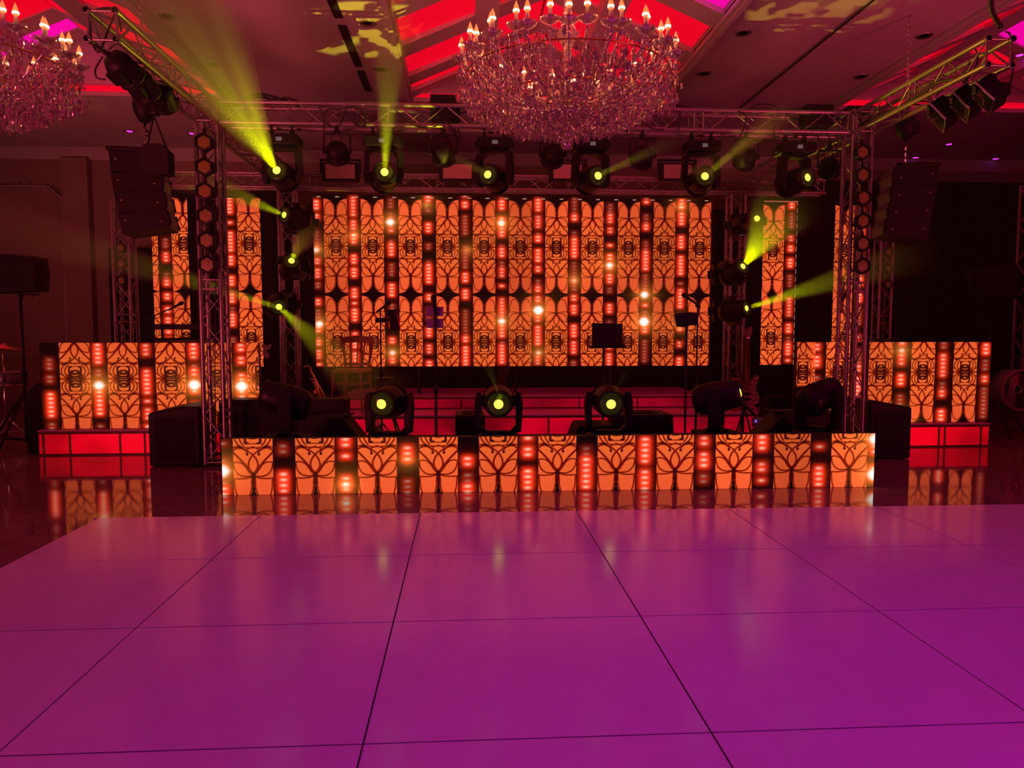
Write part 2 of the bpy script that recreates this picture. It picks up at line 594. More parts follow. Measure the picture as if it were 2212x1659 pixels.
# ================================================================== LED SCREENS
def motif_fields(n=200):
    """distance fields of the lacy panel pattern; quarter motif, x 0..1 (half width), y 0..1 (half height)"""
    HW, HH = 205.0, 825.0
    def arc(cx, cy_, rx, ry, a0, a1, k=24):
        return [(cx + rx * math.cos(R(a0 + (a1 - a0) * i / k)), cy_ + ry * math.sin(R(a0 + (a1 - a0) * i / k))) for i in range(k + 1)]
    def qb(p0, p1, p2, k=14):
        return [((1 - t) ** 2 * p0[0] + 2 * t * (1 - t) * p1[0] + t * t * p2[0], (1 - t) ** 2 * p0[1] + 2 * t * (1 - t) * p1[1] + t * t * p2[1]) for t in [i / k for i in range(k + 1)]]
    thin = [
        (arc(107, 600, 88, 172, 0, 180), 5.5),
        ([(19, 600), (17, 560), (14, 530)], 7), ([(195, 600), (197, 560), (200, 545)], 5.5),
        (qb((0, 512), (70, 555), (210, 538)), 5),
        (qb((10, 512), (150, 545), (192, 440)) + qb((192, 440), (205, 385), (205, 370))[1:], 5.5),
        (qb((205, 372), (120, 345), (70, 430)) + [(40, 475), (8, 508)], 5.5),
        (qb((5, 500), (80, 380), (208, 262)), 8),
        (qb((8, 480), (95, 400), (0, 290)), 7),
        (qb((0, 290), (-60, 235), (-140, 205)), 6), (qb((0, 290), (60, 235), (140, 205)), 6),
        (qb((62, 285), (52, 262), (78, 240)) + qb((78, 240), (150, 190), (208, 245))[1:], 6.5),
        (qb((-150, 200), (0, 232), (150, 200)), 5), (qb((150, 200), (180, 212), (208, 250)), 5),
        (qb((0, 205), (55, 225), (80, 240)), 5),
        (qb((125, 205), (245, 110), (125, 15)), 6), (qb((95, 190), (185, 100), (85, 8)), 6),
        (qb((208, 75), (150, 40), (90, 5)), 5), (qb((208, 215), (170, 190), (130, 205)), 5),
        ([(0, 4), (210, 4)], 4.5), ([(60, 10), (110, 60)], 5),
        ([(0, 173), (72, 173)], 3.5), (qb((72, 173), (88, 172), (88, 155)), 3.5), ([(88, 155), (88, 25)], 3.5),
    ]
    thick = [([(0, 720), (0, 505)], 12), ([(76, 165), (76, 0)], 11), ([(75, 163), (48, 163)], 9), ([(0, 0), (100, 0)], 11),
             ([(0, 520), (0, 500)], 22), ([(60, 283), (60, 284)], 15), ([(0, 495), (18, 520)], 11), ([(120, 208), (145, 200)], 12)]
    nx, ny = n, n * 4
    X, Y = np.meshgrid((np.arange(nx) + 0.5) / nx * HW, (np.arange(ny) + 0.5) / ny * HH)
    def cover(lines):
        best = np.full(X.shape, -99.0)
        for pl, wd in lines:
            for (ax, ay), (bx, by) in zip(pl[:-1], pl[1:]):
                for sx in (1, -1):
                    axx, bxx = ax * sx, bx * sx
                    dx, dy = bxx - axx, by - ay
                    L2 = dx * dx + dy * dy + 1e-6
                    t_ = np.clip(((X - axx) * dx + (Y - ay) * dy) / L2, 0, 1)
                    d = np.hypot(X - axx - t_ * dx, Y - ay - t_ * dy)
                    best = np.maximum(best, wd - d)
        return np.clip(0.5 + best / 5.0, 0, 1)
    thin = [(l, wd * 1.28 + 1.0) for l, wd in thin]
    ct, ck = cover(thin), cover(thick)
    box_ = np.clip((72 - X) / 4, 0, 1) * np.clip((Y - 14) / 4, 0, 1) * np.clip((128 - Y) / 4, 0, 1)
    eye = np.clip((1 - np.hypot(X / 30.0, (Y - 92) / 11.0)) * 4, 0, 1)
    cres = np.clip((1 - np.hypot(X / 58.0, (Y - 68) / 32.0)) * 5, 0, 1) * np.clip((np.hypot(X / 62.0, (Y - 84) / 30.0) - 1) * 6, 0, 1)
    cap = np.clip((np.hypot(X / 66.0, (Y - 88) / 36.0) - 1) * 5, 0, 1) * (Y > 95)
    ck = np.maximum(ck, box_ * (1 - eye) * (1 - cres) * (1 - cap))
    top = 640 + 182 * np.sqrt(np.clip(1 - ((205 - X) / 192.0) ** 2, 0, 1))
    inside = np.clip(0.5 + (top - Y) / 4.0, 0, 1) * (X < 204.5)
    inside = np.where((X < 14) & (Y > 640), 0, inside)
    # outer corners of the top are paler (outside the petal ellipse)
    return inside, ct, ck


MF = motif_fields()


def screen_colors(nx, ny, Wd, Ht, decor, dots, mcen, hw, hh, seed=1, bright=None, flares=(), gain=1.0, dashes=False, edge_dashes=False):
    """RGB picture shown by a LED wall; decor/dots: x of columns in metres from the left edge; mcen: heights of motif centres"""
    rs = np.random.RandomState(seed)
    X, Z = np.meshgrid(np.linspace(0, Wd, nx), np.linspace(0, Ht, ny))
    img = np.zeros((ny, nx, 3)) + np.array((0.004, 0.0008, 0.0005))
    inside, ct, ck = MF
    my, mx = inside.shape
    # glow field of flares first (it also brightens the columns)
    glow = np.zeros((ny, nx))
    for fx, fz, fs in flares:
        r = np.hypot((X - fx), (Z - fz) * 1.05)
        glow += fs * (0.75 * np.exp(-(r / 0.055) ** 2) + 0.42 * np.exp(-(r / 0.115) ** 1.6) + 0.045 * np.exp(-(r / 0.26) ** 2))
        glow += 0.20 * fs * np.exp(-np.abs(X - fx) / 0.10 - (np.abs(Z - fz) / 0.018) ** 1.5)
    for k, dc in enumerate(decor):
        bcol = (bright[k] if bright else rs.choice([0.72, 0.85, 1.0, 1.0, 0.95, 0.6]))
        for q, mc in enumerate(mcen):
            bq = bcol * rs.uniform(0.88, 1.08)
            u = np.abs(X - dc) / hw
            v = np.abs(Z - mc) / hh
            sel = (u < 1) & (v < 1)
            iu = np.clip(u[sel] * mx, 0, mx - 1).astype(int)
            iv = np.clip(v[sel] * my, 0, my - 1).astype(int)
            ins, a, b_ = inside[iv, iu], ct[iv, iu], ck[iv, iu]
            zf = (Z[sel] - mc) / hh
            oran = np.stack([0.86 + 0 * zf, 0.115 + 0.02 * np.cos(zf * 3), 0.026 + 0 * zf], -1) * bq
            line = np.array((0.17, 0.004, 0.0)) * bq
            dark = np.array((0.035, 0.002, 0.002))
            c = oran * (1 - a[:, None]) + line * a[:, None]
            c = c * (1 - b_[:, None]) + dark * b_[:, None]
            base = img[sel]
            img[sel] = base * (1 - ins[:, None]) + c * ins[:, None]
    pitch_ = 0.0515
    for dx in dots:
        z = rs.uniform(0, 0.08)
        run, lvl = 0, 0
        while z < Ht:
            if run <= 0:
                on = lvl <= 0.01
                run = rs.choice([1, 2, 2, 3, 3, 4, 6]) if on else rs.choice([1, 1, 2, 2, 3])
                lvl = rs.choice([0.25, 0.7, 1.0, 1.0, 1.0]) if on else rs.choice([0.0, 0.0, 0.0, 0.2])
            run -= 1
            if lvl > 0:
                s_ = lvl * rs.uniform(0.75, 1.1)
                du = np.abs(X - dx)
                dz = np.abs(Z - z)
                near = (du < 0.16) & (dz < 0.16)
                core = np.exp(-(du[near] / 0.026) ** 2 - (dz[near] / 0.0125) ** 2)
                halo = np.exp(-(du[near] / 0.060) ** 3 - (dz[near] / 0.042) ** 3)
                hal2 = np.exp(-(du[near] / 0.10) ** 2 - (dz[near] / 0.075) ** 2)
                img[near] += s_ * (core[:, None] * np.array((0.5, 0.52, 0.36)) + halo[:, None] * np.array((0.80, 0.025, 0.004)) + hal2[:, None] * np.array((0.05, 0.002, 0.0)))
            z += pitch_
    img += glow[..., None] * np.array((1.3, 0.36, 0.05)) + np.clip(glow - 0.42, 0, 1)[..., None] * np.array((0.4, 1.1, 1.3))
    if dashes:  # cabinet lock reflections along the top, drawn into the emitted picture
        for k in range(int(Wd / 0.285) + 1):
            sel = (np.abs(X - k * 0.285 - 0.08) < 0.03) & (np.abs(Z - (Ht - 0.035)) < 0.006)
            img[sel] = (0.50, 0.26, 0.16)
    if edge_dashes:
        sel = (X > Wd - 0.012) & (np.mod(Z, 0.12) < 0.075)
        img[sel] = (0.35, 0.16, 0.12)
        sel = (Z > Ht - 0.014)
        img[sel] = (0.40, 0.10, 0.06)
    return np.clip(img * gain, 0, 1.15)


def led_material():
    m = bpy.data.materials.new('led_picture')
    m.use_nodes = True
    nt = m.node_tree
    nt.nodes.clear()
    out = nt.nodes.new('ShaderNodeOutputMaterial')
    at = nt.nodes.new('ShaderNodeVertexColor')
    at.layer_name = 'picture'
    em = nt.nodes.new('ShaderNodeEmission')
    em.inputs['Strength'].default_value = 1.05
    gl = nt.nodes.new('ShaderNodeBsdfDiffuse')
    gl.inputs['Color'].default_value = (0.012, 0.012, 0.012, 1)
    ad = nt.nodes.new('ShaderNodeAddShader')
    nt.links.new(at.outputs['Color'], em.inputs['Color'])
    nt.links.new(em.outputs[0], ad.inputs[0])
    nt.links.new(gl.outputs[0], ad.inputs[1])
    nt.links.new(ad.outputs[0], out.inputs['Surface'])
    m.cycles.emission_sampling = 'NONE'
    return m


M['led'] = led_material()


ux0_, ux1_ = W(741, 865, 11.55).x - 0.05, W(1515, 865, 11.55).x + 0.05


def led_screen(name, label, x0, y0, z0, Wd, Ht, rz, nx, ny, picture, panels, depth=0.10):
    t = thing(name, label, 'LED screen', (x0, y0, z0), rz)
    # display: fine grid of coloured points facing -Y
    me = bpy.data.meshes.new('display')
    X, Z = np.meshgrid(np.linspace(0, Wd, nx), np.linspace(0, Ht, ny))
    co = np.stack([X, np.full_like(X, -0.003), Z], -1).reshape(-1, 3).astype(np.float32)
    ii = np.arange(nx * ny).reshape(ny, nx)
    fa = np.stack([ii[:-1, :-1], ii[:-1, 1:], ii[1:, 1:], ii[1:, :-1]], -1).reshape(-1, 4)
    me.vertices.add(len(co))
    me.vertices.foreach_set('co', co.ravel())
    me.loops.add(fa.size)
    me.loops.foreach_set('vertex_index', fa.ravel().astype(np.int32))
    me.polygons.add(len(fa))
    me.polygons.foreach_set('loop_start', np.arange(0, fa.size, 4, dtype=np.int32))
    me.polygons.foreach_set('loop_total', np.full(len(fa), 4, dtype=np.int32))
    me.update(calc_edges=True)
    at = me.color_attributes.new('picture', 'FLOAT_COLOR', 'POINT')
    c4 = np.ones((nx * ny, 4), dtype=np.float32)
    c4[:, :3] = picture.reshape(-1, 3)
    at.data.foreach_set('color', c4.ravel())
    me.materials.append(M['led'])
    obj('display', me, t)
    if z0 > 0.6:
        for xx in np.linspace(0.05, Wd - 0.05, 2 if Wd < 1 else 5):
            mb = MB()
            mb.box(xx - 0.025, xx + 0.025, depth, depth + 0.05, -z0 + (0.505 if 11.3 < y0 < 12.9 and ux0_ < x0 + xx < ux1_ else 0.003), Ht * 0.9)
            mb.build('support_leg', 'blackmetal', t)
    pcx, pcz = panels
    for i in range(pcx):
        for j in range(pcz):
            mb = MB()
            mb.box(i * Wd / pcx + 0.002, (i + 1) * Wd / pcx - 0.002, 0.0, depth, j * Ht / pcz + 0.002, (j + 1) * Ht / pcz - 0.002)
            mb.build('cabinet', 'screenback', t)
    return t


# main wall
YM = 11.72
tl, br_ = W(676, 424, YM), W(1531, 790, YM)
MX0, MX1, MZ0, MZ1 = tl.x, W(1542, 434, YM).x - 0.02, 0.93, 3.545
def ux(px, py, Y, x0): return W(px, py, Y).x - x0
decor = [ux(p, 600, YM, MX0) for p in (727, 806, 887, 967, 1046, 1124, 1202, 1279, 1357, 1434, 1510)]
dots = [ux(p, 600, YM, MX0) for p in (686, 765, 846, 926, 1005, 1084, 1162, 1240, 1317, 1394, 1470)]
dots.append(decor[-1] + 0.287)
def uz(py, Y, z0, px=1100): return W(px, py, Y).z - z0
mc = [uz(534, YM, MZ0), uz(739, YM, MZ0)]
fl = [(ux(x, y, YM, MX0), uz(y, YM, MZ0, x), s) for x, y, s in ((843, 480, .9), (765, 508, .45), (1083, 482, .75), (1317, 573, .75), (1163, 670, 1.25), (1392, 637, .9), (1391, 695, 1.3),
      (1084, 694, .8), (848, 762, .6), (690, 700, .8), (683, 540, .6), (922, 443, .35), (1163, 762, .5), (1471, 448, .4), (1010, 540, .3), (1468, 700, .55), (1240, 606, .45))]
pic = screen_colors(920, 392, MX1 - MX0, MZ1 - MZ0, decor, dots, mc, 0.172, 0.712, 3, [.75, 1, .95, 1.02, .95, .8, .95, .95, .9, .75, .85], fl, dashes=True)
led_screen('led_wall', 'biggest LED wall at the centre back showing orange lace columns and red dots', MX0, YM, MZ0, MX1 - MX0, MZ1 - MZ0, 0, 920, 392, pic, (12, 5))

# low front screen
YF = 6.873
FX0, FX1 = W(480, 1010, YF).x, W(1888, 1000, YF).x
decor = [ux(p, 1000, YF, FX0) for p in (547, 681, 815, 947, 1076, 1204, 1331, 1458, 1585, 1710, 1834)]
dots = [ux(p, 1000, YF, FX0) for p in (482, 612, 747, 880, 1010, 1140, 1266, 1393, 1520, 1645, 1769)]
dots.append(decor[-1] + 0.25)
fl = [(0.0, 0.22, 1.0), (ux(747, 1050, YF, FX0), 0.08, .5), (FX1 - FX0, 0.12, 1.0), (FX1 - FX0, .46, .9), (ux(880, 1000, YF, FX0), .3, .25)]
pic = screen_colors(1420, 122, FX1 - FX0, 0.515, decor, dots, [0.617], 0.176, 0.712, 11, [1, 1, 1.0, .95, .9, .95, 1, .95, 1, .62, 1.12], fl)
led_screen('led_strip_screen', 'long low LED screen standing on the floor along the stage front', FX0, YF, 0.002, FX1 - FX0, 0.515, 0, 1420, 122, pic, (12, 1))

# booths on the side platforms
YL = 9.28
LX0, LX1 = W(89, 830, YL).x, W(560, 830, YL).x
decor = [ux(p, 830, YL, LX0) for p in (163.5, 267.6, 370, 470, 566)]
dots = [ux(p, 830, YL, LX0) for p in (108.5, 214, 317.4, 420, 522)]
fl = [(ux(214, 830, YL, LX0), 0.52, .9), (ux(420, 830, YL, LX0), 0.52, 1.1), (ux(522, 830, YL, LX0), 0.50, 1.1)]
pic = screen_colors(500, 190, LX1 - LX0, 1.03, decor, dots, [0.60], 0.176, 0.712, 21, [.9, .92, .9, .85, .95], fl)
led_screen('led_booth_screen', 'left LED booth front standing on the red lit platform', LX0, YL, 0.312, LX1 - LX0, 1.03, 0, 500, 190, pic, (5, 2))
YR = 9.28
RX0, RX1 = W(1720, 830, YR).x, W(2137, 830, YR).x
decor = [ux(p, 830, YR, RX0) for p in (1733, 1809, 1901, 1992, 2083)]
dots = [ux(p, 830, YR, RX0) for p in (1763, 1853, 1945, 2035, 2126)]
fl = [(ux(1945, 830, YR, RX0), 0.92, .5), (ux(1950, 830, YR, RX0), 0.03, .7)]
pic = screen_colors(450, 190, RX1 - RX0, 1.03, decor, dots, [0.645], 0.158, 0.66, 33, [.9, 1.1, .85, 1.05, .85], fl)
led_screen('led_booth_screen', 'right LED booth front standing on the red lit platform', RX0, YR, 0.312, RX1 - RX0, 1.03, 0, 450, 190, pic, (5, 2))

# tall strips either side of the main wall
def strip(label, pxl, pxr, ytop, ybot, Y, dec, dot, mcy, seed, rz=0):
    a, b_ = W(pxl, 600, Y), W(pxr, 600, Y)
    z1, z0 = W((pxl + pxr) / 2, ytop, Y).z, W((pxl + pxr) / 2, ybot, Y).z
    Wd = b_.x - a.x
    pic = screen_colors(86, 380, Wd, z1 - z0, [ux(p, 600, Y, a.x) for p in dec], [ux(p, 600, Y, a.x) for p in dot],
                        [W(pxl, m_, Y).z - z0 for m_ in mcy], 0.172, 0.712, seed, [.95, .95], edge_dashes='dashed' in label)
    led_screen('led_strip_screen', label, a.x, Y, z0, Wd, z1 - z0, rz, 86, 380, pic, (1, 5))


strip('tall narrow LED strip just left of the main wall, partly behind the left tower', 494, 568, 428, 792, 11.75, (540,), (500,), (526, 732), 5)
strip('tall narrow LED strip farthest left, behind the left hanging speakers', 331, 409, 428, 792, 11.75, (318, 399), (360,), (526, 732), 6)
strip('tall narrow LED strip just right of the main wall with a dashed edge', 1646, 1719, 434, 788, 11.75, (1668,), (1706,), (541, 731), 8)
strip('tall narrow LED strip seen through the right front tower', 1800, 1874, 434, 788, 11.75, (1821,), (1858,), (541, 731), 9)


# ================================================================== STAGE PLATFORMS
def panel_mat(name, seed, col=(1.0, 0.0, 0.012), strength=0.55):
    m = mat(name, (0.35, 0.04, 0.06), 0.35)
    nt = m.node_tree
    b = nt.nodes['Principled BSDF']
    tc = nt.nodes.new('ShaderNodeTexCoord')
    sx = nt.nodes.new('ShaderNodeTexNoise')
    sx.inputs['Scale'].default_value = 1.1
    mp = nt.nodes.new('ShaderNodeMapping')
    mp.inputs['Location'].default_value = (seed, 0, 0)
    nt.links.new(tc.outputs['Object'], mp.inputs['Vector'])
    nt.links.new(mp.outputs['Vector'], sx.inputs['Vector'])
    rp = nt.nodes.new('ShaderNodeMapRange')
    rp.inputs['From Min'].default_value = 0.35
    rp.inputs['From Max'].default_value = 0.62
    rp.inputs['To Min'].default_value = strength * 0.35
    rp.inputs['To Max'].default_value = strength * 1.5
    nt.links.new(sx.outputs['Fac'], rp.inputs['Value'])
    nt.links.new(rp.outputs['Result'], b.inputs['Emission Strength'])
    b.inputs['Emission Color'].default_value = (*col, 1)
    return m


M['plat_panel'] = panel_mat('red_glowing_acrylic', 0.3)
M['plat_panel2'] = panel_mat('red_glowing_acrylic_dim', 4.0, (1.0, 0.0, 0.04), 0.20)
M['plat_frame'] = mat('platform_frame', (0.20, 0.05, 0.08), 0.4)
M['plat_panel3'] = panel_mat('red_glowing_acrylic_step', 7.0, (1.0, 0.0, 0.028), 0.36)
M['plat_top'] = mat('platform_acrylic_top', (0.55, 0.32, 0.38), 0.16, spec=0.6, emis=(1.0, 0.0, 0.08), estr=0.05)  # faint emission added so the treads look lit


def platform(label, X0, X1, Y0, Y1, z0, z1, seams, pm, rows=1):
    t = thing('stage_platform', label, 'platform', (X0, Y0, z0))
    Wd, D, H = X1 - X0, Y1 - Y0, z1 - z0
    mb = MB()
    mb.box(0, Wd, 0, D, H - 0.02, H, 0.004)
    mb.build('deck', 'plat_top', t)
    mb = MB()
    mb.box(0.03, Wd - 0.03, 0.03, D, 0, H - 0.021)
    mb.box(0, Wd, 0, 0.03, H - 0.05, H - 0.021)
    mb.box(0, Wd, 0, 0.03, 0, 0.02)
    for s_ in seams:
        mb.box(s_ - 0.012, s_ + 0.012, 0, 0.03, 0.02, H - 0.05)
    mb.build('frame', 'plat_frame', t)
    ed = [0.0] + list(seams) + [Wd]
    for a, b_ in zip(ed[:-1], ed[1:]):
        if b_ - a > 0.05:
            mb = MB()
            mb.box(a + 0.013, b_ - 0.013, 0.006, 0.026, 0.021, H - 0.051)
            mb.build('front_panel', pm, t)
    return t


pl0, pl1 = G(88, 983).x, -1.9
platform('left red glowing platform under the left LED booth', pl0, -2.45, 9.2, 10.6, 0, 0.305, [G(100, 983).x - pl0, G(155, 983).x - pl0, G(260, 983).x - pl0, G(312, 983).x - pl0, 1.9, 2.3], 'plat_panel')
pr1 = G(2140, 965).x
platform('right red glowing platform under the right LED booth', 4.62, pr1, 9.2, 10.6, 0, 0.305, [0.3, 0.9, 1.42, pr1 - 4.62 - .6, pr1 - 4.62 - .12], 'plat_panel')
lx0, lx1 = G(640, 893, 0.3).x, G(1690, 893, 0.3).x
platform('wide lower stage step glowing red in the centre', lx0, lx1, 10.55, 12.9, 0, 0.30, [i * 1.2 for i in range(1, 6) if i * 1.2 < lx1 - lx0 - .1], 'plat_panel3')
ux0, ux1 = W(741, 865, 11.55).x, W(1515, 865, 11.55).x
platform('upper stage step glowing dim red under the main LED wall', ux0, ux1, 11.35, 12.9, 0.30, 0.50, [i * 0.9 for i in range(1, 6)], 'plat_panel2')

# black masking behind and under the main wall
mb = MB()
n = 120
pts = [(-3.2 + i * 8.2 / n, 13.1 + 0.04 * math.sin(i * 1.3)) for i in range(n + 1)]
poly = pts + [(p[0], p[1] + 0.03) for p in pts[::-1]]
mb.add([(p[0], p[1], 0.001) for p in pts] + [(p[0], p[1], 3.6) for p in pts], [(i, i + 1, i + n + 2, i + n + 1) for i in range(n)])
o = mb.build('masking_curtain', 'curtain')
sol = o.modifiers.new('s', 'SOLIDIFY'); sol.thickness = 0.02
tag(o, 'black masking curtain hanging behind the main LED wall', 'curtain')
for (xa, xb, zt, lab) in ((6.6, 12.2, 4.55, 'wide black curtain covering the right side of the back wall'), (-7.0, -3.6, 3.1, 'dark curtain in the back doorway left of the stage'), (4.9, 6.75, 3.9, 'black curtain behind the right LED strips'), (-5.0, -3.0, 3.9, 'black curtain behind the left LED strips')):
    yb = {6.6: 15.3, -7.0: 15.35, 4.9: 13.4, -5.0: 13.4}[xa]
    n = int((xb - xa) * 14)
    pts = [(xa + i * (xb - xa) / n, yb + 0.035 * math.sin(i * 1.25) + 0.01 * math.sin(i * 0.4)) for i in range(n + 1)]
    mb = MB()
    mb.add([(p[0], p[1], 0.001) for p in pts] + [(p[0], p[1], zt) for p in pts], [(i, i + 1, i + n + 2, i + n + 1) for i in range(n)])
    o = mb.build('stage_curtain', 'curtain')
    sol = o.modifiers.new('s', 'SOLIDIFY'); sol.thickness = 0.02
    tag(o, lab, 'curtain')

# ================================================================== TRUSSES
TW = 0.26


def truss(name, label, p0, p1, updir=(0, 0, 1), size=TW, cell=0.27, rch=0.024):
    """box truss from p0 to p1 (centre line); four chords and the lacing between them"""
    p0, p1 = Vector(p0), Vector(p1)
    L = (p1 - p0).length
    z = (p1 - p0).normalized()
    y = Vector(updir)
    x = y.cross(z).normalized()
    y = z.cross(x)
    T = Matrix(((x.x, y.x, z.x, p0.x), (x.y, y.y, z.y, p0.y), (x.z, y.z, z.z, p0.z), (0, 0, 0, 1)))
    t = thing(name, label, 'truss')
    t.matrix_world = T
    h = size / 2 - rch
    cs = [(-h, -h), (h, -h), (h, h), (-h, h)]
    me = None
    for c in cs:
        mb = MB()
        mb.tube([(0, 0, 0), (0, 0, L)], rch, 12, caps=False)
        for zz in (0.001, L - 0.036):
            mb.lathe([(rch, zz), (rch + 0.004, zz), (rch + 0.004, zz + 0.035), (rch, zz + 0.035), (rch, zz)], 12)
        if me is None:
            me = mb.mesh('chord', 'alu')
        obj('chord', me, t, (c[0], c[1], 0))
    mb = MB()
    n = max(2, int(round(L / cell)))
    for k in range(4):
        a, b = cs[k], cs[(k + 1) % 4]
        for i in range(n):
            z0, z1 = 0.03 + (L - 0.06) * i / n, 0.03 + (L - 0.06) * (i + 1) / n
            q0, q1 = (a, b) if (i + k) % 2 == 0 else (b, a)
            mb.tube([(q0[0], q0[1], z0), (q1[0], q1[1], z1)], 0.008, 6, caps=False)
        zs = [0.03, L - 0.03]
        m_ = int(L // 2)
        for i in range(1, m_ + 1):
            zs += [L * i / (m_ + 1) - 0.05, L * i / (m_ + 1) + 0.05]
        for zz in zs:
            mb.tube([(a[0], a[1], zz), (b[0], b[1], zz)], 0.010, 6, caps=False)
    mb.build('lacing', 'alu', t)
    return t


ZT0, ZT1 = 3.67, 3.93
zt = (ZT0 + ZT1) / 2
YFT = 8.43                      # front truss
YRT = 11.25                     # rear truss and rear towers
ZR = W(800, 394, YRT).z
TLX, TRX = -2.74, 4.435         # tower centre lines
truss('lighting_truss', 'long front lighting truss spanning between the two front towers', (TLX + 0.14, YFT, zt), (TRX - 0.14, YFT, zt))
truss('lighting_truss', 'rear truss running just above the main LED wall', (-4.2, YRT, ZR), (5.4, YRT, ZR), size=0.24)
truss('lighting_truss', 'left side truss coming toward the camera, open tube ends top left', (TLX, 6.03, zt), (TLX, YFT - 0.14, zt))
truss('lighting_truss', 'left side truss running back from the left front tower', (TLX, YFT + 0.14, zt), (TLX, YRT - 0.15, zt))
truss('lighting_truss', 'right side truss coming toward the camera with three square lamps', (TRX, 6.15, zt), (TRX, YFT - 0.14, zt))
truss('lighting_truss', 'right side truss running back from the right front tower', (TRX, YFT + 0.14, zt), (TRX, YRT - 0.15, zt))
truss('truss_tower', 'left front truss tower standing on the glossy floor', (TLX, YFT, 0.02), (TLX, YFT, ZT1 + 0.02), (0, 1, 0))
truss('truss_tower', 'right front truss tower standing behind the low LED screen', (TRX, YFT, 0.02), (TRX, YFT, ZT1 + 0.02), (0, 1, 0))
truss('truss_tower', 'left rear truss tower left of the main LED wall with yellow lit heads', (W(620, 600, YRT - .13).x, YRT, 0.02), (W(620, 600, YRT - .13).x, YRT, ZR - 0.12), (0, 1, 0))
truss('truss_tower', 'right rear truss tower right of the main LED wall behind the guitar', (W(1594, 600, YRT - .13).x, YRT, 0.31), (W(1594, 600, YRT - .13).x, YRT, ZR - 0.12), (0, 1, 0))
truss('truss_tower', 'dim truss tower far left above the left LED booth', (W(270, 600, 11.0).x, 11.0, 0.02), (W(270, 600, 11.0).x, 11.0, 3.3), (0, 1, 0))
truss('truss_tower', 'dim truss tower far right beside the black curtain', (W(1907, 600, 11.6).x, 11.6, 0.02), (W(1907, 600, 11.6).x, 11.6, 3.3), (0, 1, 0), 0.24)
truss('truss_tower', 'dark truss tower cut by the right edge of the photo', (W(2222, 600, 10.6).x, 10.6, 0.02), (W(2222, 600, 10.6).x, 10.6, 3.6), (0, 1, 0))
for (x, y, lab) in ((TLX, YFT, 'flat steel base plate under the left front tower'), (TRX, YFT, 'flat steel base plate under the right front tower')):
    mb = MB()
    mb.box(-0.24, 0.24, -0.24, 0.24, 0.0, 0.018, 0.003)
    tag(mb.build('base_plate', 'blackmetal', None, (x, y, 0.001)), lab, 'base plate')


# ================================================================== MOVING HEAD LAMPS
def mh_meshes():
    D = {}
    mb = MB()
    mb.box(-0.19, 0.19, -0.15, 0.15, 0.0, 0.115, 0.018)
    mb.box(-0.215, -0.19, -0.05, 0.05, 0.03, 0.09, 0.006)
    mb.box(0.19, 0.215, -0.05, 0.05, 0.03, 0.09, 0.006)
    D['base'] = mb.mesh('base', 'black')
    mb = MB()
    mb.box(-0.03, 0.03, -0.153, -0.15, 0.04, 0.08)
    D['display'] = mb.mesh('display', 'lcd')
    mb = MB()
    for s_ in (-1, 1):
        mb.prism([(s_ * 0.20, 0.15), (s_ * 0.215, 0.40), (s_ * 0.195, 0.50), (s_ * 0.155, 0.50), (s_ * 0.15, 0.20), (s_ * 0.08, 0.13)][::s_], -0.055, 0.055, 'y')
    mb.box(-0.15, 0.15, -0.055, 0.055, 0.118, 0.155, 0.008)
    mb.lathe([(0.10, 0.112), (0.10, 0.135)], 20)
    D['yoke'] = mb.mesh('yoke', 'black')
    mb = MB()
    mb.lathe([(0.05, -0.215), (0.105, -0.205), (0.135, -0.15), (0.142, -0.02), (0.138, 0.05), (0.125, 0.14), (0.118, 0.21), (0.108, 0.215), (0.10, 0.19), (0.0, 0.185)], 26)
    for k in range(5):
        mb.lathe([(0.139, -0.13 + k * 0.022), (0.146, -0.124 + k * 0.022), (0.139, -0.118 + k * 0.022)], 26)
    mb.lathe([(0.03, 0.0), (0.05, 0.0), (0.05, 0.155), (0.0, 0.155)], 14, Matrix.Rotation(math.pi / 2, 4, 'Y'))
    mb.lathe([(0.03, 0.0), (0.05, 0.0), (0.05, 0.155), (0.0, 0.155)], 14, Matrix.Rotation(-math.pi / 2, 4, 'Y'))
    D['head'] = mb.mesh('head', 'hood')
    for k, m_ in (('on', ['lens_ring', 'lens_on']), ('off', ['lens_off', 'lens_off'])):
        mb = MB()
        mb.lathe([(0.0, 0.19), (0.098, 0.191), (0.098, 0.196), (0.085, 0.200), (0.0, 0.204)], 26)
        mb.mi = 1
        mb.lathe([(0.0, 0.2045), (0.041, 0.2045), (0.032, 0.212), (0.0, 0.217)], 22)
        D['lens_' + k] = mb.mesh('lens', m_)
    mb = MB()
    for s_ in (0.0,):
        mb.box(s_ - 0.02, s_ + 0.02, -0.025, 0.025, -0.07, 0.0)
        mb.tube([(s_, math.cos(a) * 0.033, -0.10 + math.sin(a) * 0.033) for a in [R(-60 + i * 30) for i in range(11)]], 0.008, 6)
        mb.tube([(s_, 0, -0.07), (s_, 0.06, -0.085)], 0.006, 6)
    D['clamp'] = mb.mesh('clamp', 'blackmetal')
    return D


MH = mh_meshes()


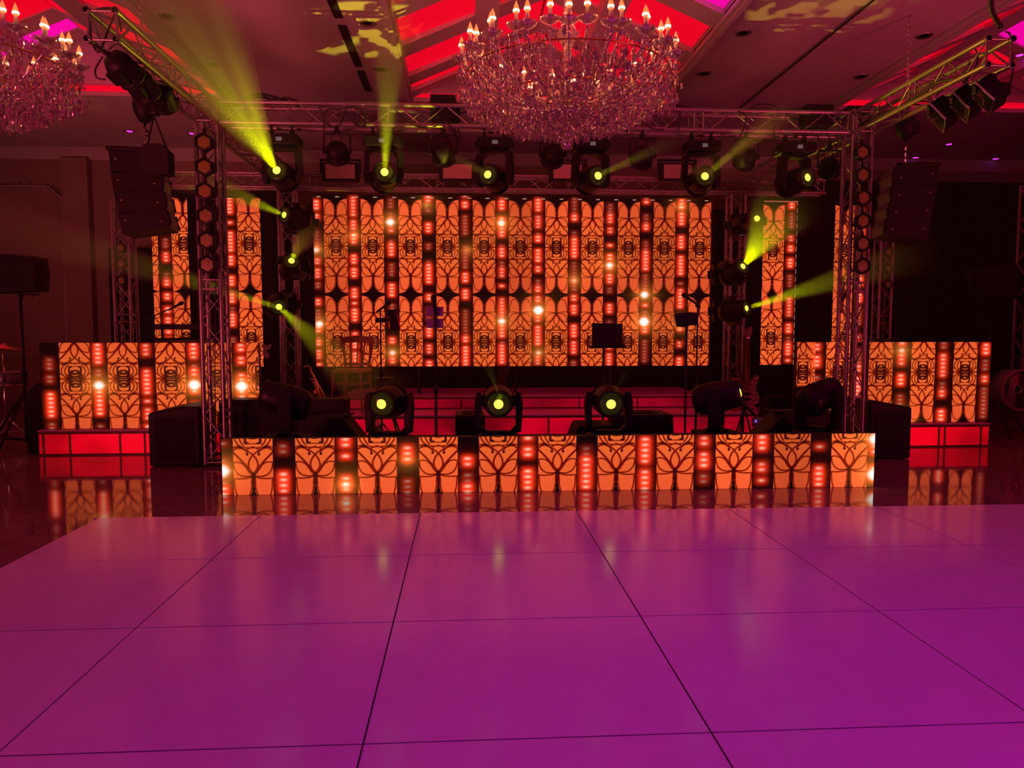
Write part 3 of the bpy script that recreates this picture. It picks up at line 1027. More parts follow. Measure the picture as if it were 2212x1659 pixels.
def moving_head(label, loc, direction, hang, lit, group=None, scale=1.0, yaw=0.0, clamp=True):
    """direction: where the lens points (world)"""
    t = thing('moving_head_light', label, 'stage light', loc, 0, group, scale)
    if hang == 'back':
        t.rotation_euler = (R(90), 0, 0)
    elif hang:
        t.rotation_euler = (math.pi, 0, 0)
    bpy.context.view_layer.update()
    inv = t.matrix_world.to_3x3().normalized().inverted()
    d = (inv @ Vector(direction)).normalized()
    pan = math.atan2(d.y, d.x) - math.pi / 2 if abs(d.x) + abs(d.y) > 1e-4 else 0.0
    tilt = math.acos(max(-1, min(1, d.z)))
    b = obj('base', MH['base'], t)
    obj('display', MH['display'], b, rot=(0, 0, math.pi if hang is True else 0))
    y_ = obj('yoke', MH['yoke'], t, rot=(0, 0, pan))
    Hm = Matrix.Translation((0, 0, 0.42)) @ Matrix.Rotation(pan, 4, 'Z') @ Matrix.Rotation(-tilt, 4, 'X')
    h = obj('head', MH['head'], t, matrix=Hm)
    obj('lens', MH['lens_on' if lit else 'lens_off'], h)
    if hang and clamp:
        obj('clamp', MH['clamp'], t, (-0.11, 0, 0))
        obj('clamp', MH['clamp'], t, (0.11, 0, 0))
    bpy.context.view_layer.update()
    c = t.matrix_world @ Vector((0, 0, 0.42))
    if hang == 'back':
        mb = MB()
        mb.box(-0.24, 0.24, -0.06, 0.06, -0.03, 0.0, 0.004)
        mb.build('mounting_plate', 'blackmetal', t)
    return t, c + Vector(direction).normalized() * 0.235 * scale


YEL = (0.85, 1.0, 0.0)
HAZE_N = [0]
M_HAZE = {}


def haze_mat(dens, length=None):
    if (dens, length) in M_HAZE:
        return M_HAZE[(dens, length)]
    m = bpy.data.materials.new('stage_haze')
    m.use_nodes = True
    nt = m.node_tree
    nt.nodes.clear()
    out = nt.nodes.new('ShaderNodeOutputMaterial')
    vs = nt.nodes.new('ShaderNodeVolumeScatter')
    vs.inputs['Color'].default_value = (0.95, 0.95, 0.9, 1)
    vs.inputs['Density'].default_value = dens
    vs.inputs['Anisotropy'].default_value = 0.3
    nt.links.new(vs.outputs[0], out.inputs['Volume'])
    if length is None:
        m.cycles.homogeneous_volume = True
    else:                       # the puff thins out with distance
        tc = nt.nodes.new('ShaderNodeTexCoord')
        sx = nt.nodes.new('ShaderNodeSeparateXYZ')
        mr = nt.nodes.new('ShaderNodeMapRange')
        mr.interpolation_type = 'SMOOTHSTEP'
        mr.inputs['From Min'].default_value = length * 0.15
        mr.inputs['From Max'].default_value = length * 0.97
        mr.inputs['To Min'].default_value = dens
        mr.inputs['To Max'].default_value = 0.0
        nt.links.new(tc.outputs['Object'], sx.inputs[0])
        nt.links.new(sx.outputs['Z'], mr.inputs['Value'])
        nt.links.new(mr.outputs['Result'], vs.inputs['Density'])
    M_HAZE[(dens, length)] = m
    return m


def gobo_mask(L, scale):
    """broken glass pattern wheel inside the lamp"""
    ld = L.data
    ld.use_nodes = True
    nt = ld.node_tree
    em = nt.nodes['Emission']
    tc = nt.nodes.new('ShaderNodeTexCoord')
    n = nt.nodes.new('ShaderNodeTexNoise')
    n.inputs['Scale'].default_value = scale
    n.inputs['Detail'].default_value = 1
    nt.links.new(tc.outputs['Normal'], n.inputs['Vector'])
    r = nt.nodes.new('ShaderNodeMapRange')
    r.inputs['From Min'].default_value = 0.47
    r.inputs['From Max'].default_value = 0.56
    r.inputs['To Min'].default_value = 0.06
    r.inputs['To Max'].default_value = 1.9
    nt.links.new(n.outputs['Fac'], r.inputs['Value'])
    nt.links.new(r.outputs['Result'], em.inputs['Strength'])
    return L


def rays(lens, pix, Y, powers, ang):
    """narrow rays of the prism wheel, inside the same haze"""
    for (x, y), p in zip(pix, powers):
        d = (W(x, y, Y) - lens).normalized()
        L = lamp('SPOT', 'ray_lamp', lens + d * 0.02, YEL, p, None, spot_size=R(ang), spot_blend=0.4, shadow_soft_size=0.01)
        L.rotation_euler = d.to_track_quat('-Z', 'Y').to_euler()


def beam(label, lens, direction, length, ang, power, dens=0.9, gobo=False, r0=0.035):
    """a real spot lamp in the lens and the puff of haze that its beam crosses"""
    d = Vector(direction).normalized()
    q = d.to_track_quat('-Z', 'Y')
    L = lamp('SPOT', 'beam_lamp', lens + d * 0.02, YEL, power, None, spot_size=R(ang * 2), spot_blend=0.25, shadow_soft_size=0.03)
    L.rotation_euler = q.to_euler()
    if gobo:
        gobo_mask(L, gobo)
    mb = MB()
    r1 = r0 + math.tan(R(ang)) * length
    length *= 1.2
    r1 = r0 + math.tan(R(ang)) * length
    mb.lathe([(r0 * 0.9, 0.03), (r1 * 1.02, length)], 28)
    o = mb.build('haze_beam', haze_mat(dens, round(length, 3)))
    o.matrix_world = Matrix.Translation(lens) @ aim(d)
    tag(o, label, 'light beam', kind='stuff')
    return L


def at(p, q):
    return Vector(q) - Vector(p)


# six hanging on the front truss
Z_H = ZT0 - 0.005
specs = [
    (610, (430, 70, 6.4), 'hanging moving head farthest left on the front truss, strong beam up left', (598, 368)),
    (828, (845, 0, 6.8), 'second hanging moving head from the left on the front truss, beam straight up', (832, 372)),
    (1068, (1000, 352, 5.0), 'third hanging moving head from the left on the front truss, under the chandelier left', (1051, 377)),
    (1276, (1410, 330, 6.6), 'fourth hanging moving head from the left, right under the chandelier tip', (1293, 380)),
    (1514, (1600, 320, 7.2), 'fifth hanging moving head from the left on the front truss, faint beam up right', (1521, 381)),
    (1716, (1800, 400, 4.5), 'hanging moving head farthest right on the front truss, no visible beam', (1746, 383)),
]
lenses = []
for px, tgt, lab, lp in specs:
    x = W(px, 330, YFT - 0.02).x
    c = Vector((x, YFT - 0.02, Z_H - 0.42 - 0.09))
    # lens appears where the photo shows it: derive the horizontal swing
    lpos = W(lp[0], lp[1], YFT - 0.20)
    dirn = (lpos - c)
    dirn.y = -math.sqrt(max(0.03 ** 2, 0.235 ** 2 - dirn.x ** 2 - dirn.z ** 2)) if dirn.x ** 2 + dirn.z ** 2 < 0.235 ** 2 else -0.08
    t, l = moving_head(lab, (x, YFT - 0.02, Z_H - 0.09), dirn, True, True, 'moving heads on the front truss')
    lenses.append((l, Vector(dirn).normalized(), tgt))
l = lenses[0][0]; beam('wide yellow green haze beam rising up left from the leftmost hanging lamp', l, at(l, W(440, 110, 6.6)), 2.9, 12, 120, 0.7, gobo=18)
rays(l, [(400, 190), (430, 110), (470, 40), (505, 10), (548, 60)], 6.6, (60, 50, 46, 40, 30), 2.4)
l = l + Vector((0, -0.02, 0.0)); beam('bright narrow core beam rising from the leftmost hanging lamp', l, at(l, W(530, 190, 7.4)), 1.8, 3.2, 90, 0.9)
l = lenses[1][0]; beam('yellow haze beam rising straight up from the second hanging lamp', l, at(l, W(846, 40, 7.0)), 1.9, 7, 110, 0.55)
l = lenses[3][0]; beam('short faint haze beam going up right from the lamp right of the chandelier tip', l, at(l, W(1420, 320, 7.8)), 0.9, 4.5, 30, 0.9)
l = lenses[2][0]; beam('faint haze beam going left from the lamp left of the chandelier tip', l, at(l, W(960, 330, 7.8)), 0.6, 5, 8.0, 0.9)
l = lenses[4][0]; beam('short haze beam going up right from the fifth hanging lamp', l, at(l, W(1620, 300, 7.9)), 1.0, 5.5, 42, 0.9)

# spots added near the hanging heads to brighten the side trusses
lamp('SPOT', 'truss_fill', (2.35, 8.0, 3.15), (1.0, 0.42, 0.03), 170, (4.42, 6.7, 3.8), spot_size=R(60), spot_blend=0.8, shadow_soft_size=0.04)
lamp('SPOT', 'truss_fill', (-1.5, 8.0, 3.15), (1.0, 0.72, 0.0), 40, (-2.6, 6.7, 3.8), spot_size=R(60), spot_blend=0.8, shadow_soft_size=0.04)

# heads on the rear towers
def rear_head(label, lp, dirn, tx):
    Yh = YRT - 0.13 - 0.42 + 0.012
    d = Vector(dirn).normalized()
    lpos = W(lp[0], lp[1], YRT - 0.13 - 0.028 - 0.42 - 0.235 * abs(d.y))
    c = lpos - d * 0.235
    t, l = moving_head(label, (c.x, c.y + 0.42, c.z), d, 'back', True, 'moving heads on the rear towers', clamp=False)
    return l


# hang 'back' puts the base behind the lamp, on the tower
l = rear_head('lit moving head highest on the left rear tower', (610, 463), (-0.55, -0.8, 0.10), -1)
beam('green haze beam crossing left behind the left front tower', l, at(l, W(505, 418, 10.9)), 2.3, 8, 110, 0.9)
l = rear_head('lit moving head in the middle of the left rear tower', (630, 561), (0.25, -0.8, 0.35), -1)
beam('short fan of yellow haze rising right from the left rear tower', l, at(l, W(668, 490, 11.0)), 0.85, 17, 30, 1.3)
rays(l, [(648, 492), (660, 488), (676, 498), (690, 515)], 11.0, (60, 80, 70, 40), 3.5)
l = rear_head('lit moving head lowest on the left rear tower', (603, 664), (0.3, -0.9, -0.25), -1)
beam('long faint haze beam crossing to the far left behind the left front tower', l, at(l, W(250, 558, 9.0)), 4.2, 4.5, 130, 0.55)
beam('dim green haze beam falling down right in front of the chair', l, at(l, W(770, 815, 9.8)), 2.3, 11, 42, 0.6)
l = rear_head('lit moving head highest on the right rear tower, small dot', (1637, 471), (0.0, -1.0, 0.05), 1)
l = rear_head('lit moving head in the middle of the right rear tower with bright fan beam', (1608, 573), (0.3, -0.8, 0.35), 1)
beam('bright fan of yellow haze rays rising right from the right rear tower', l, at(l, W(1672, 478, 9.7)), 1.25, 20, 55, 1.1)
rays(l, [(1628, 450), (1646, 445), (1661, 452), (1673, 462), (1686, 470), (1694, 490), (1702, 525)], 9.7, (18, 26, 34, 44, 44, 48, 30), 1.9)
l = rear_head('lit moving head lowest on the right rear tower', (1617, 665), (0.6, -0.75, 0.15), 1)
beam('yellow haze beam crossing right toward the right front tower', l, at(l, W(1830, 597, 9.8)), 2.2, 7, 190, 0.8)

# heads standing on the floor behind the low screen
YFH = 7.45
fl_specs = [
    (841, YFH, 824, 873, 'floor moving head behind the low screen, left of the two centre ones', 1.12),
    (1077, YFH, 1077, 873, 'floor moving head behind the low screen, exactly below the main wall centre', 1.12),
    (1314, YFH, 1320, 873, 'floor moving head behind the low screen, in front of the laptop stand', 1.12),
]
fl_l = []
for px, Y, lx, ly, lab, sc in fl_specs:
    x = W(px, 880, Y).x
    lpos = W(lx, ly, Y - 0.22)
    c = Vector((x, Y, 0.12 + 0.42 * sc + 0.20))
    d = lpos - c
    d.y = -0.22
    t, l = moving_head(lab, (x, Y, 0.20 + 0.12), d, False, True, 'lit moving heads standing on the stage floor', sc)
    mb = MB()
    mb.box(-0.24, 0.24, -0.2, 0.2, 0.0, 0.315, 0.012)
    tag(mb.build('riser_case', 'fabric', None, (x, Y, 0.001)), 'black riser box under the ' + lab.split(',')[0] + ', ' + {841: 'left one', 1077: 'middle one', 1314: 'right one'}[px], 'box')
    fl_l.append(l)
gobo_mask(lamp('SPOT', 'gobo_throw', fl_l[1] + Vector((0, -0.10, 0.10)), (1.0, 0.80, 0.03), 420, (-1.2, 9.3, 5.05), spot_size=R(18), spot_blend=0.2, shadow_soft_size=0.008), 21)
gobo_mask(lamp('SPOT', 'gobo_throw', fl_l[2] + Vector((0, -0.10, 0.10)), (1.0, 0.6, 0.05), 170, (3.9, 8.45, 5.05), spot_size=R(17), spot_blend=0.3, shadow_soft_size=0.008), 19)
l = fl_l[1]; beam('faint green haze beam rising from the centre floor lamp', l, at(l, W(1092, 770, 7.5)), 1.3, 5, 26, 0.6)
for (px, Y, d, lit, lab) in ((618, 7.5, (-0.85, -0.12, 0.30), False, 'floor moving head left of the stage turned sideways to the left'),
                             (1548, 7.6, (0.85, -0.38, 0.22), True, 'floor moving head right of centre pointing right with a yellow glint'),
                             (1768, 7.55, (0.8, 0.5, 0.28), False, 'floor moving head farthest right in front of the right tower')):
    x = W(px, 880, Y).x
    t, l = moving_head(lab, (x, Y, 0.32), d, False, lit, None, 1.15)
    mb = MB()
    mb.box(-0.24, 0.24, -0.2, 0.2, 0.0, 0.315, 0.012)
    tag(mb.build('riser_case', 'fabric', None, (x, Y, 0.001)), {618: 'black riser box under the lamp turned sideways to the left', 1548: 'black riser box under the lamp pointing right with a yellow glint', 1768: 'black riser box in front of the right tower'}[px], 'box')


# ================================================================== PAR CANS on the front truss
def par_meshes():
    D = {}
    mb = MB()
    mb.lathe([(0.0, -0.10), (0.06, -0.10), (0.105, -0.06), (0.118, 0.0), (0.122, 0.075), (0.128, 0.08), (0.128, 0.09), (0.112, 0.09), (0.11, 0.06), (0.0, 0.058)], 22)
    D['housing'] = mb.mesh('housing', 'black')
    mb = MB()
    mb.lathe([(0, 0.06), (0.108, 0.06), (0.108, 0.066), (0, 0.07)], 20)
    D['lens'] = mb.mesh('lens', 'lens_off')
    mb = MB()
    pth = [(-0.14, 0, 0), (-0.14, 0, 0.17), (-0.12, 0, 0.19), (0.12, 0, 0.19), (0.14, 0, 0.17), (0.14, 0, 0)]
    mb.tube(pth, 0.011, 8)
    mb.tube([(-0.155, 0, 0), (-0.115, 0, 0)], 0.02, 8)
    mb.tube([(0.155, 0, 0), (0.115, 0, 0)], 0.02, 8)
    mb.tube([(0.03, 0, 0.03), (0.05, 0.02, 0.14), (0.02, 0.02, 0.22)], 0.006, 6)
    mb.tube([(-0.04, 0, 0.05), (-0.07, 0.02, 0.15), (-0.02, 0.02, 0.24)], 0.006, 6)
    D['bracket'] = mb.mesh('bracket', 'blackmetal')
    mb = MB()
    mb.box(-0.022, 0.022, -0.02, 0.02, 0.19, 0.255, 0.004)
    mb.tube([(0, math.cos(a) * 0.033, 0.285 + math.sin(a) * 0.033) for a in [R(-240 + i * 30) for i in range(11)]], 0.008, 6)
    D['clamp'] = mb.mesh('clamp', 'blackmetal')
    return D


PAR = par_meshes()


def par(label, loc, d, group=None, scale=1.0):
    t = thing('par_light', label, 'stage light', loc, 0, group, scale)
    h = obj('housing', PAR['housing'], t, matrix=aim(d))
    obj('lens', PAR['lens'], h)
    obj('bracket', PAR['bracket'], t)
    obj('clamp', PAR['clamp'], t)
    return t


for px, lab in ((728, 'dark par can on the front truss between the first and second moving heads'), (958, 'dark par can on the front truss between the second and third moving heads'),
                (1194, 'dark par can on the front truss hanging left of the chandelier tip'), (1388, 'dark par can on the front truss between the fourth and fifth moving heads'),
                (1612, 'dark par can on the front truss between the fifth and sixth moving heads')):
    q = W(px, 326, YFT - 0.1)
    par(lab, (q.x, YFT - 0.09, ZT0 - 0.265), (0.0, 0.75, -0.55), 'par cans on the front truss')
par('dark par can hanging right of the sixth moving head by the right tower', (W(1792, 350, 8.75).x, 8.75, ZT0 - 0.265), (0.2, 0.6, -0.6), 'par cans on the front truss')

# strobes with pale faces on the rear truss
for px, lab in ((736, 'pale faced strobe on the rear truss farthest left'), (988, 'pale faced strobe on the rear truss left of the third moving head'),
                (1225, 'pale faced strobe on the rear truss below the chandelier, mostly hidden'), (1462, 'pale faced strobe on the rear truss left of the fifth moving head')):
    q = W(px, 372, 11.05)
    t = thing('strobe_light', lab, 'stage light', (q.x, 11.0, q.z), 0, 'strobes on the rear truss')
    mb = MB(); mb.box(-0.26, 0.26, 0.0, 0.11, -0.13, 0.13, 0.01); mb.build('housing', 'black', t)
    mb = MB(); mb.box(-0.205, 0.205, -0.006, -0.001, -0.10, 0.10); mb.build('lamp_face', M['plasterdark'], t)
    mb = MB()
    for s_ in (-0.275, 0.275):
        mb.box(s_ - 0.012, s_ + 0.012, 0.02, 0.06, -0.02, 0.17)
    mb.box(-0.287, 0.287, 0.02, 0.06, 0.155, 0.18)
    mb.box(-0.03, 0.03, 0.02, 0.15, 0.02, 0.06)
    mb.build('bracket', 'blackmetal', t)


# ================================================================== HEXAGON LAMPS on the towers
def hex_meshes():
    D = {}
    mb = MB()
    pts = [(0.105, -0.05), (0.112, 0.0), (0.112, 0.055), (0.088, 0.06), (0.086, 0.03)]
    mb.lathe([(0.0, -0.05)] + pts + [(0.0, 0.028)], 6)
    D['h'] = mb.mesh('housing', 'black')
    mb = MB(); mb.lathe([(0.0, 0.03), (0.084, 0.03), (0.08, 0.036), (0.0, 0.038)], 6); D['l'] = mb.mesh('lens', 'honeycomb')
    mb = MB(); mb.box(-0.012, 0.012, -0.02, 0.02, 0.10, 0.165); D['s'] = mb.mesh('link', 'blackmetal')
    return D


HX = hex_meshes()
ROT = Matrix.Rotation(math.pi / 2, 4, 'X')      # lathe axis toward -Y


def hexlamp(label, p, group, scale=1.0):
    t = thing('hexagon_light', label, 'stage light', p, 0, group, scale)
    h = obj('housing', HX['h'], t, matrix=ROT @ Matrix.Rotation(R(30), 4, 'Z'))
    obj('lens', HX['l'], h)
    obj('link', HX['s'], t)
    return t


ords = ['top', 'second', 'third', 'fourth', 'fifth', 'lowest']
for k, (x, y) in enumerate(((442, 309), (443, 362), (444, 414), (446, 467), (448, 520), (449, 572))):
    hexlamp('%s honeycomb hexagon lamp in the column on the left front tower' % ords[k], W(x, y, YFT - 0.205), 'hexagon lamps on the left front tower', 0.9)
for k, (x, y) in enumerate(((1861, 330), (1862, 379), (1863, 428), (1862, 478), (1862, 527), (1861, 575))):
    hexlamp('%s honeycomb hexagon lamp in the column on the right front tower' % ords[k], W(x, y, YFT - 0.205), 'hexagon lamps on the right front tower', 0.83)
for k, (x, y) in enumerate(((261, 535), (262, 570), (263, 606))):
    hexlamp('%s small dim hexagon lamp on the far left tower' % ('top', 'middle', 'lowest')[k], W(x, y, 10.83), 'hexagon lamps on the far left tower', 0.62)
for k, (x, y) in enumerate(((1918, 545), (1918, 580), (1917, 615))):
    hexlamp('%s small dim amber hexagon lamp on the far right tower' % ('top', 'middle', 'lowest')[k], W(x, y, 11.44), 'hexagon lamps on the far right tower', 0.62)
for x, y0, y1, lab in ((443, 309, 572, 'left'), (1862, 330, 575, 'right')):
    a, b = W(x, y0 - 30, YFT - 0.143), W(x + (3 if lab == 'left' else 0), y1 + 14, YFT - 0.143)
    mb = MB(); mb.tube([a, b], 0.012, 8)
    tag(mb.build('hanging_pole', 'blackmetal'), 'thin black pole carrying the hexagon lamps on the %s front tower' % lab, 'pole')


# ================================================================== SIDE TRUSS LAMPS
for (Y, x, z, lab, d) in ((6.42, 268, 150, 'nearest big dark par can under the left side truss', (0.30, 0.75, -0.4)), (6.9, 308, 185, 'middle big dark par can under the left side truss', (0.15, 0.8, -0.5)),
                          (7.25, 352, 210, 'rear big dark par can under the left side truss, yellow lit', (-0.1, 0.8, -0.35))):
    q = W(x, z, Y)
    t = thing('stage_flood_light', lab, 'stage light', q, 0, 'big par cans under the left side truss', 0.8)
    A = aim(d)
    mb = MB(); mb.T = A
    mb.lathe([(0.0, -0.17), (0.10, -0.16), (0.135, -0.09), (0.14, 0.10), (0.15, 0.11), (0.15, 0.13), (0.13, 0.13), (0.13, 0.09), (0.0, 0.085)], 20)
    mb.box(-0.08, 0.08, -0.165, -0.10, -0.1, 0.05, 0.01)
    mb.build('housing', 'black', t)
    mb = MB(); mb.T = A; mb.lathe([(0, 0.092), (0.128, 0.092), (0.1, 0.105), (0, 0.11)], 20); mb.build('lens', 'lens_off', t)
    mb = MB()
    zt_ = (ZT0 - q.z) / 0.8
    mb.tube([(-0.17, 0, 0), (-0.17, 0, zt_ - 0.1), (-0.14, 0, zt_ - 0.07), (0.14, 0, zt_ - 0.07), (0.17, 0, zt_ - 0.1), (0.17, 0, 0)], 0.014, 8)
    mb.box(-0.03, 0.03, -0.03, 0.03, zt_ - 0.08, zt_ + 0.0)
    mb.build('bracket', 'blackmetal', t)
for (Y, x, z, lab) in ((6.95, 2040, 243, 'square flood panel under the right side truss, farthest of the three'), (6.65, 2091, 220, 'square flood panel under the right side truss, middle one'),
                       (6.32, 2142, 200, 'square flood panel under the right side truss, nearest with a yellow lit rim')):
    q = W(x, z, Y)
    t = thing('square_flood_light', lab, 'stage light', q, 0, 'square flood panels under the right side truss')
    A = aim((-0.75, 0.25, -0.55)) @ Matrix.Rotation(R(20), 4, 'Z')
    mb = MB(); mb.T = A; mb.box(-0.115, 0.115, -0.115, 0.115, -0.06, 0.07, 0.018); mb.build('housing', 'black', t)
    mb = MB(); mb.T = A; mb.box(-0.10, 0.10, -0.10, 0.10, 0.071, 0.076)
    mb.build('lens', 'lens_off', t)
    mb = MB(); mb.T = A
    for s_ in (-1, 1):
        mb.box(-0.12, 0.12, s_ * 0.117 - 0.003, s_ * 0.117 + 0.003, 0.07, 0.085)
        mb.box(s_ * 0.117 - 0.003, s_ * 0.117 + 0.003, -0.12, 0.12, 0.07, 0.085)
    mb.build('rim', 'chrome', t)
    mb = MB()
    zz = ZT0 - q.z
    mb.box(-0.16, -0.135, -0.02, 0.02, -0.02, zz - 0.08, 0.004)
    mb.box(0.135, 0.16, -0.02, 0.02, -0.02, zz - 0.08, 0.004)
    mb.box(-0.16, 0.16, -0.02, 0.02, zz - 0.10, zz - 0.07, 0.004)
    mb.box(-0.025, 0.025, -0.025, 0.025, zz - 0.08, zz)
    mb.build('bracket', 'blackmetal', t)


# ================================================================== LINE ARRAYS, HOISTS
def line_array(label, top, rz, n=4):
    t = thing('line_array_speaker', label, 'hanging speakers', top, rz, None, 0.83)
    # local: +X front, boxes go down -Z, curving
    p = Vector((0, 0, -0.06))
    for k in range(n):
        a = R((-3, -6, -8, -10)[k])
        T = Matrix.Translation(p) @ Matrix.Rotation(a, 4, 'Y')
        mb = MB(); mb.T = T
        mb.prism([(-0.27, -0.235), (0.27, -0.235), (0.30, -0.12), (0.27, 0.0), (-0.27, 0.0)], -0.30, 0.30, 'y')
        b = mb.build('cabinet', 'black', t)
        mb = MB(); mb.T = T
        mb.prism([(0.276, -0.235), (0.305, -0.12), (0.276, -0.01), (0.270, -0.01), (0.298, -0.12), (0.270, -0.235)], -0.22, 0.22, 'y')
        mb.build('grille', 'grey', b)
        mb = MB(); mb.T = T
        for s_ in (-1, 1):
            for zc in (-0.17, -0.07):
                mb.box(0.285, 0.30, s_ * 0.26 - 0.025, s_ * 0.26 + 0.025, zc - 0.035, zc + 0.035)
        mb.build('port', 'tape', b)
        mb = MB(); mb.T = T
        for s_ in (-1, 1):
            mb.tube([(-0.2, s_ * 0.301, -0.09), (-0.2, s_ * 0.306, -0.09)], 0.012, 8)
            mb.tube([(0.2, s_ * 0.301, -0.16), (0.2, s_ * 0.306, -0.16)], 0.012, 8)
        mb.build('rigging_pin', 'steel', b)
        p = p + Matrix.Rotation(a, 3, 'Y') @ Vector((0.0, 0, -0.237))
    mb = MB()
    mb.box(-0.30, 0.20, -0.31, 0.31, -0.055, -0.01, 0.005)
    mb.box(-0.25, 0.15, -0.05, 0.05, -0.01, 0.05)
    mb.build('flying_frame', 'blackmetal', t)
    return t


q = W(300, 328, 8.15)
line_array('hanging line array of black speakers at the left, side on', q, R(10))
q2 = W(1963, 360, 8.5)
line_array('hanging line array of black speakers at the right, in shadow', q2, R(170))


def hoist(label, bottom, top, bag=True):
    t = thing('chain_hoist', label, 'hoist', bottom)
    mb = MB()
    mb.lathe([(0.0, 0.24), (0.05, 0.25), (0.10, 0.34), (0.115, 0.42), (0.10, 0.50), (0.05, 0.53), (0.0, 0.53)], 14)
    mb.box(-0.03, 0.14, -0.06, 0.06, 0.32, 0.46, 0.02)
    mb.build('motor', 'black', t)
    mb = MB()
    zz = 0.0
    k = 0
    low = False
    L = (Vector(top) - Vector(bottom)).length
    while zz < L:
        if zz < 0.22 or zz > 0.55:
            T = Matrix.Translation((0, 0, zz)) @ Matrix.Rotation(R(90 * (k % 2)), 4, 'Z')
            mb.T = T
            mb.tube([(0.014 * math.cos(a), 0, 0.022 * math.sin(a)) for a in [R(i * 45) for i in range(9)]], 0.005, 5, caps=False)
        zz += 0.032
        k += 1
        if k >= 7 and not low:
            mb.T = Matrix.Identity(4)
            mb.build('load_chain', 'chrome', t)
            mb = MB()
            low = True
    mb.T = Matrix.Identity(4)
    mb.build('chain', 'chrome', t)
    mb = MB()
    mb.tube([(0, 0, 0.24), (0.0, 0, 0.18), (0.04, 0, 0.15), (0.03, 0, 0.11), (-0.01, 0, 0.12)], 0.012, 7)
    mb.tube([(0, 0, 0.53), (0.0, 0, 0.58), (0.035, 0, 0.61), (0.02, 0, 0.65), (-0.01, 0, 0.64)], 0.010, 7)
    mb.build('hook', 'blackmetal', t)
    return t


hoist('chain hoist above the left line array', q + Vector((0.07, 0, 0.05)), (q.x + 0.07, q.y, ZC))
hoist('chain hoist above the right line array', q2 + Vector((-0.05, 0, 0.05)), (q2.x - 0.05, q2.y, ZC))
# black bag and bridle at the left array
qq = W(341, 340, 8.0)
t = thing('chain_bag', 'black chain bag hanging on straps at the top of the left line array', 'bag', qq)
mb = MB(); mb.prism([(-0.13, -0.17), (0.13, -0.18), (0.13, 0.05), (0.06, 0.12), (-0.11, 0.11), (-0.14, 0.0)], -0.09, 0.09, 'y'); mb.build('bag', 'fabric', t)
mb = MB(); mb.tube([(-0.10, 0, 0.11), (-0.03, 0, 0.40)], 0.010, 6); mb.tube([(0.09, 0, 0.09), (-0.02, 0, 0.40)], 0.010, 6); mb.build('strap', 'fabric', t)
# boxes on the trusses
for (x, y, Y, sx, sy, sz, lab) in ((958, 236, YFT, 0.14, 0.10, 0.13, 'black dimmer box clamped on the front truss left of the chandelier'), (1762, 254, YFT, 0.16, 0.10, 0.12, 'black power box on the right end of the front truss'),
                                   (1856, 238, YFT, 0.16, 0.08, 0.03, 'flat black box lying on top of the right truss corner'), (985, 246, YFT - 0.02, 0.05, 0.04, 0.09, 'small black box beside the dimmer box on the front truss')):
    p = W(x, y, Y)
    mb = MB()
    mb.box(-sx, sx, -sy, sy, -sz, sz, 0.01)
    mb.tube([(sx * .3, -sy, -sz), (sx * .5, -sy - 0.02, -sz - 0.1), (sx * 1.3, -sy, -sz - 0.22)], 0.006, 6)
    mb.tube([(-sx * .3, -sy, -sz), (-sx * .2, -sy - 0.02, -sz - 0.12), (sx * .6, -sy, -sz - 0.26)], 0.006, 6)
    tag(mb.build('power_box', 'black', None, p), lab, 'box')


# ================================================================== CABLES
def catmull(pts, k=8):
    P = [Vector(p) for p in pts]
    P = [P[0]] + P + [P[-1]]
    out = []
    for i in range(1, len(P) - 2):
        for j in range(k):
            t_ = j / k
            a, b, c, d = P[i - 1], P[i], P[i + 1], P[i + 2]
            out.append(0.5 * ((2 * b) + (c - a) * t_ + (2 * a - 5 * b + 4 * c - d) * t_ ** 2 + (3 * b - a - 3 * c + d) * t_ ** 3))
    out.append(P[-2])
    return out


def cable(label, pix, Y, r=0.007, jit=0.03):
    pts = [W(x, y, (Y if not isinstance(Y, (list, tuple)) else Y[i]) + rnd.uniform(-jit, jit)) for i, (x, y) in enumerate(pix)]
    mb = MB()
    mb.tube(catmull(pts), r, 7)
    return tag(mb.build('cable', 'cable'), label, 'cable')


YC = YFT - 0.15
cable('thick black cable bundle lying on the left end of the front truss', [(470, 228), (520, 222), (555, 206), (590, 212), (625, 222), (650, 226)], YFT, 0.028)
cable('second black cable arching over the left end of the front truss', [(540, 226), (600, 214), (622, 212), (655, 222), (700, 228)], YFT - 0.05, 0.012)
cable('black cable looping inside the front truss near its left end', [(690, 232), (702, 262), (720, 275), (738, 262), (748, 232)], YC)
cable('black cable sagging between the first lamps of the front truss', [(700, 285), (704, 240), (735, 236), (760, 232), (798, 240)], YC)
for k in range(3):
    o_ = cable('%s of three coiled cable loops hanging in the front truss left part' % ('leftmost', 'middle', 'rightmost')[k], [(770 + k * 5, 235), (762 + k * 7, 262), (780 + k * 4, 274), (792 - k * 2, 256), (784, 236)], YC, 0.006)
cable('long black cable sagging along the front truss left of the dimmer box', [(850, 232), (880, 262), (905, 274), (935, 275), (955, 262)], YC)
cable('black cable dropping from the dimmer box to the truss chord', [(962, 262), (975, 275), (988, 283)], YC)
cable('black cable sagging right of the chandelier inside the front truss', [(1310, 262), (1335, 278), (1360, 282), (1382, 260)], YC)
cable('black cable sagging from the clamp right of the chandelier', [(1388, 262), (1410, 278), (1440, 278), (1465, 262), (1472, 244)], YC)
cable('black cable coil lying on the front truss right of the chandelier', [(1405, 231), (1430, 226), (1470, 229), (1495, 236), (1470, 238), (1430, 236)], YFT, 0.013)
cable('black cable hanging down from the front truss near its right third', [(1468, 240), (1466, 262), (1466, 285)], YC)
cable('black cable curling down at the fifth moving head', [(1596, 240), (1612, 252), (1605, 280), (1598, 300), (1612, 310)], YC)
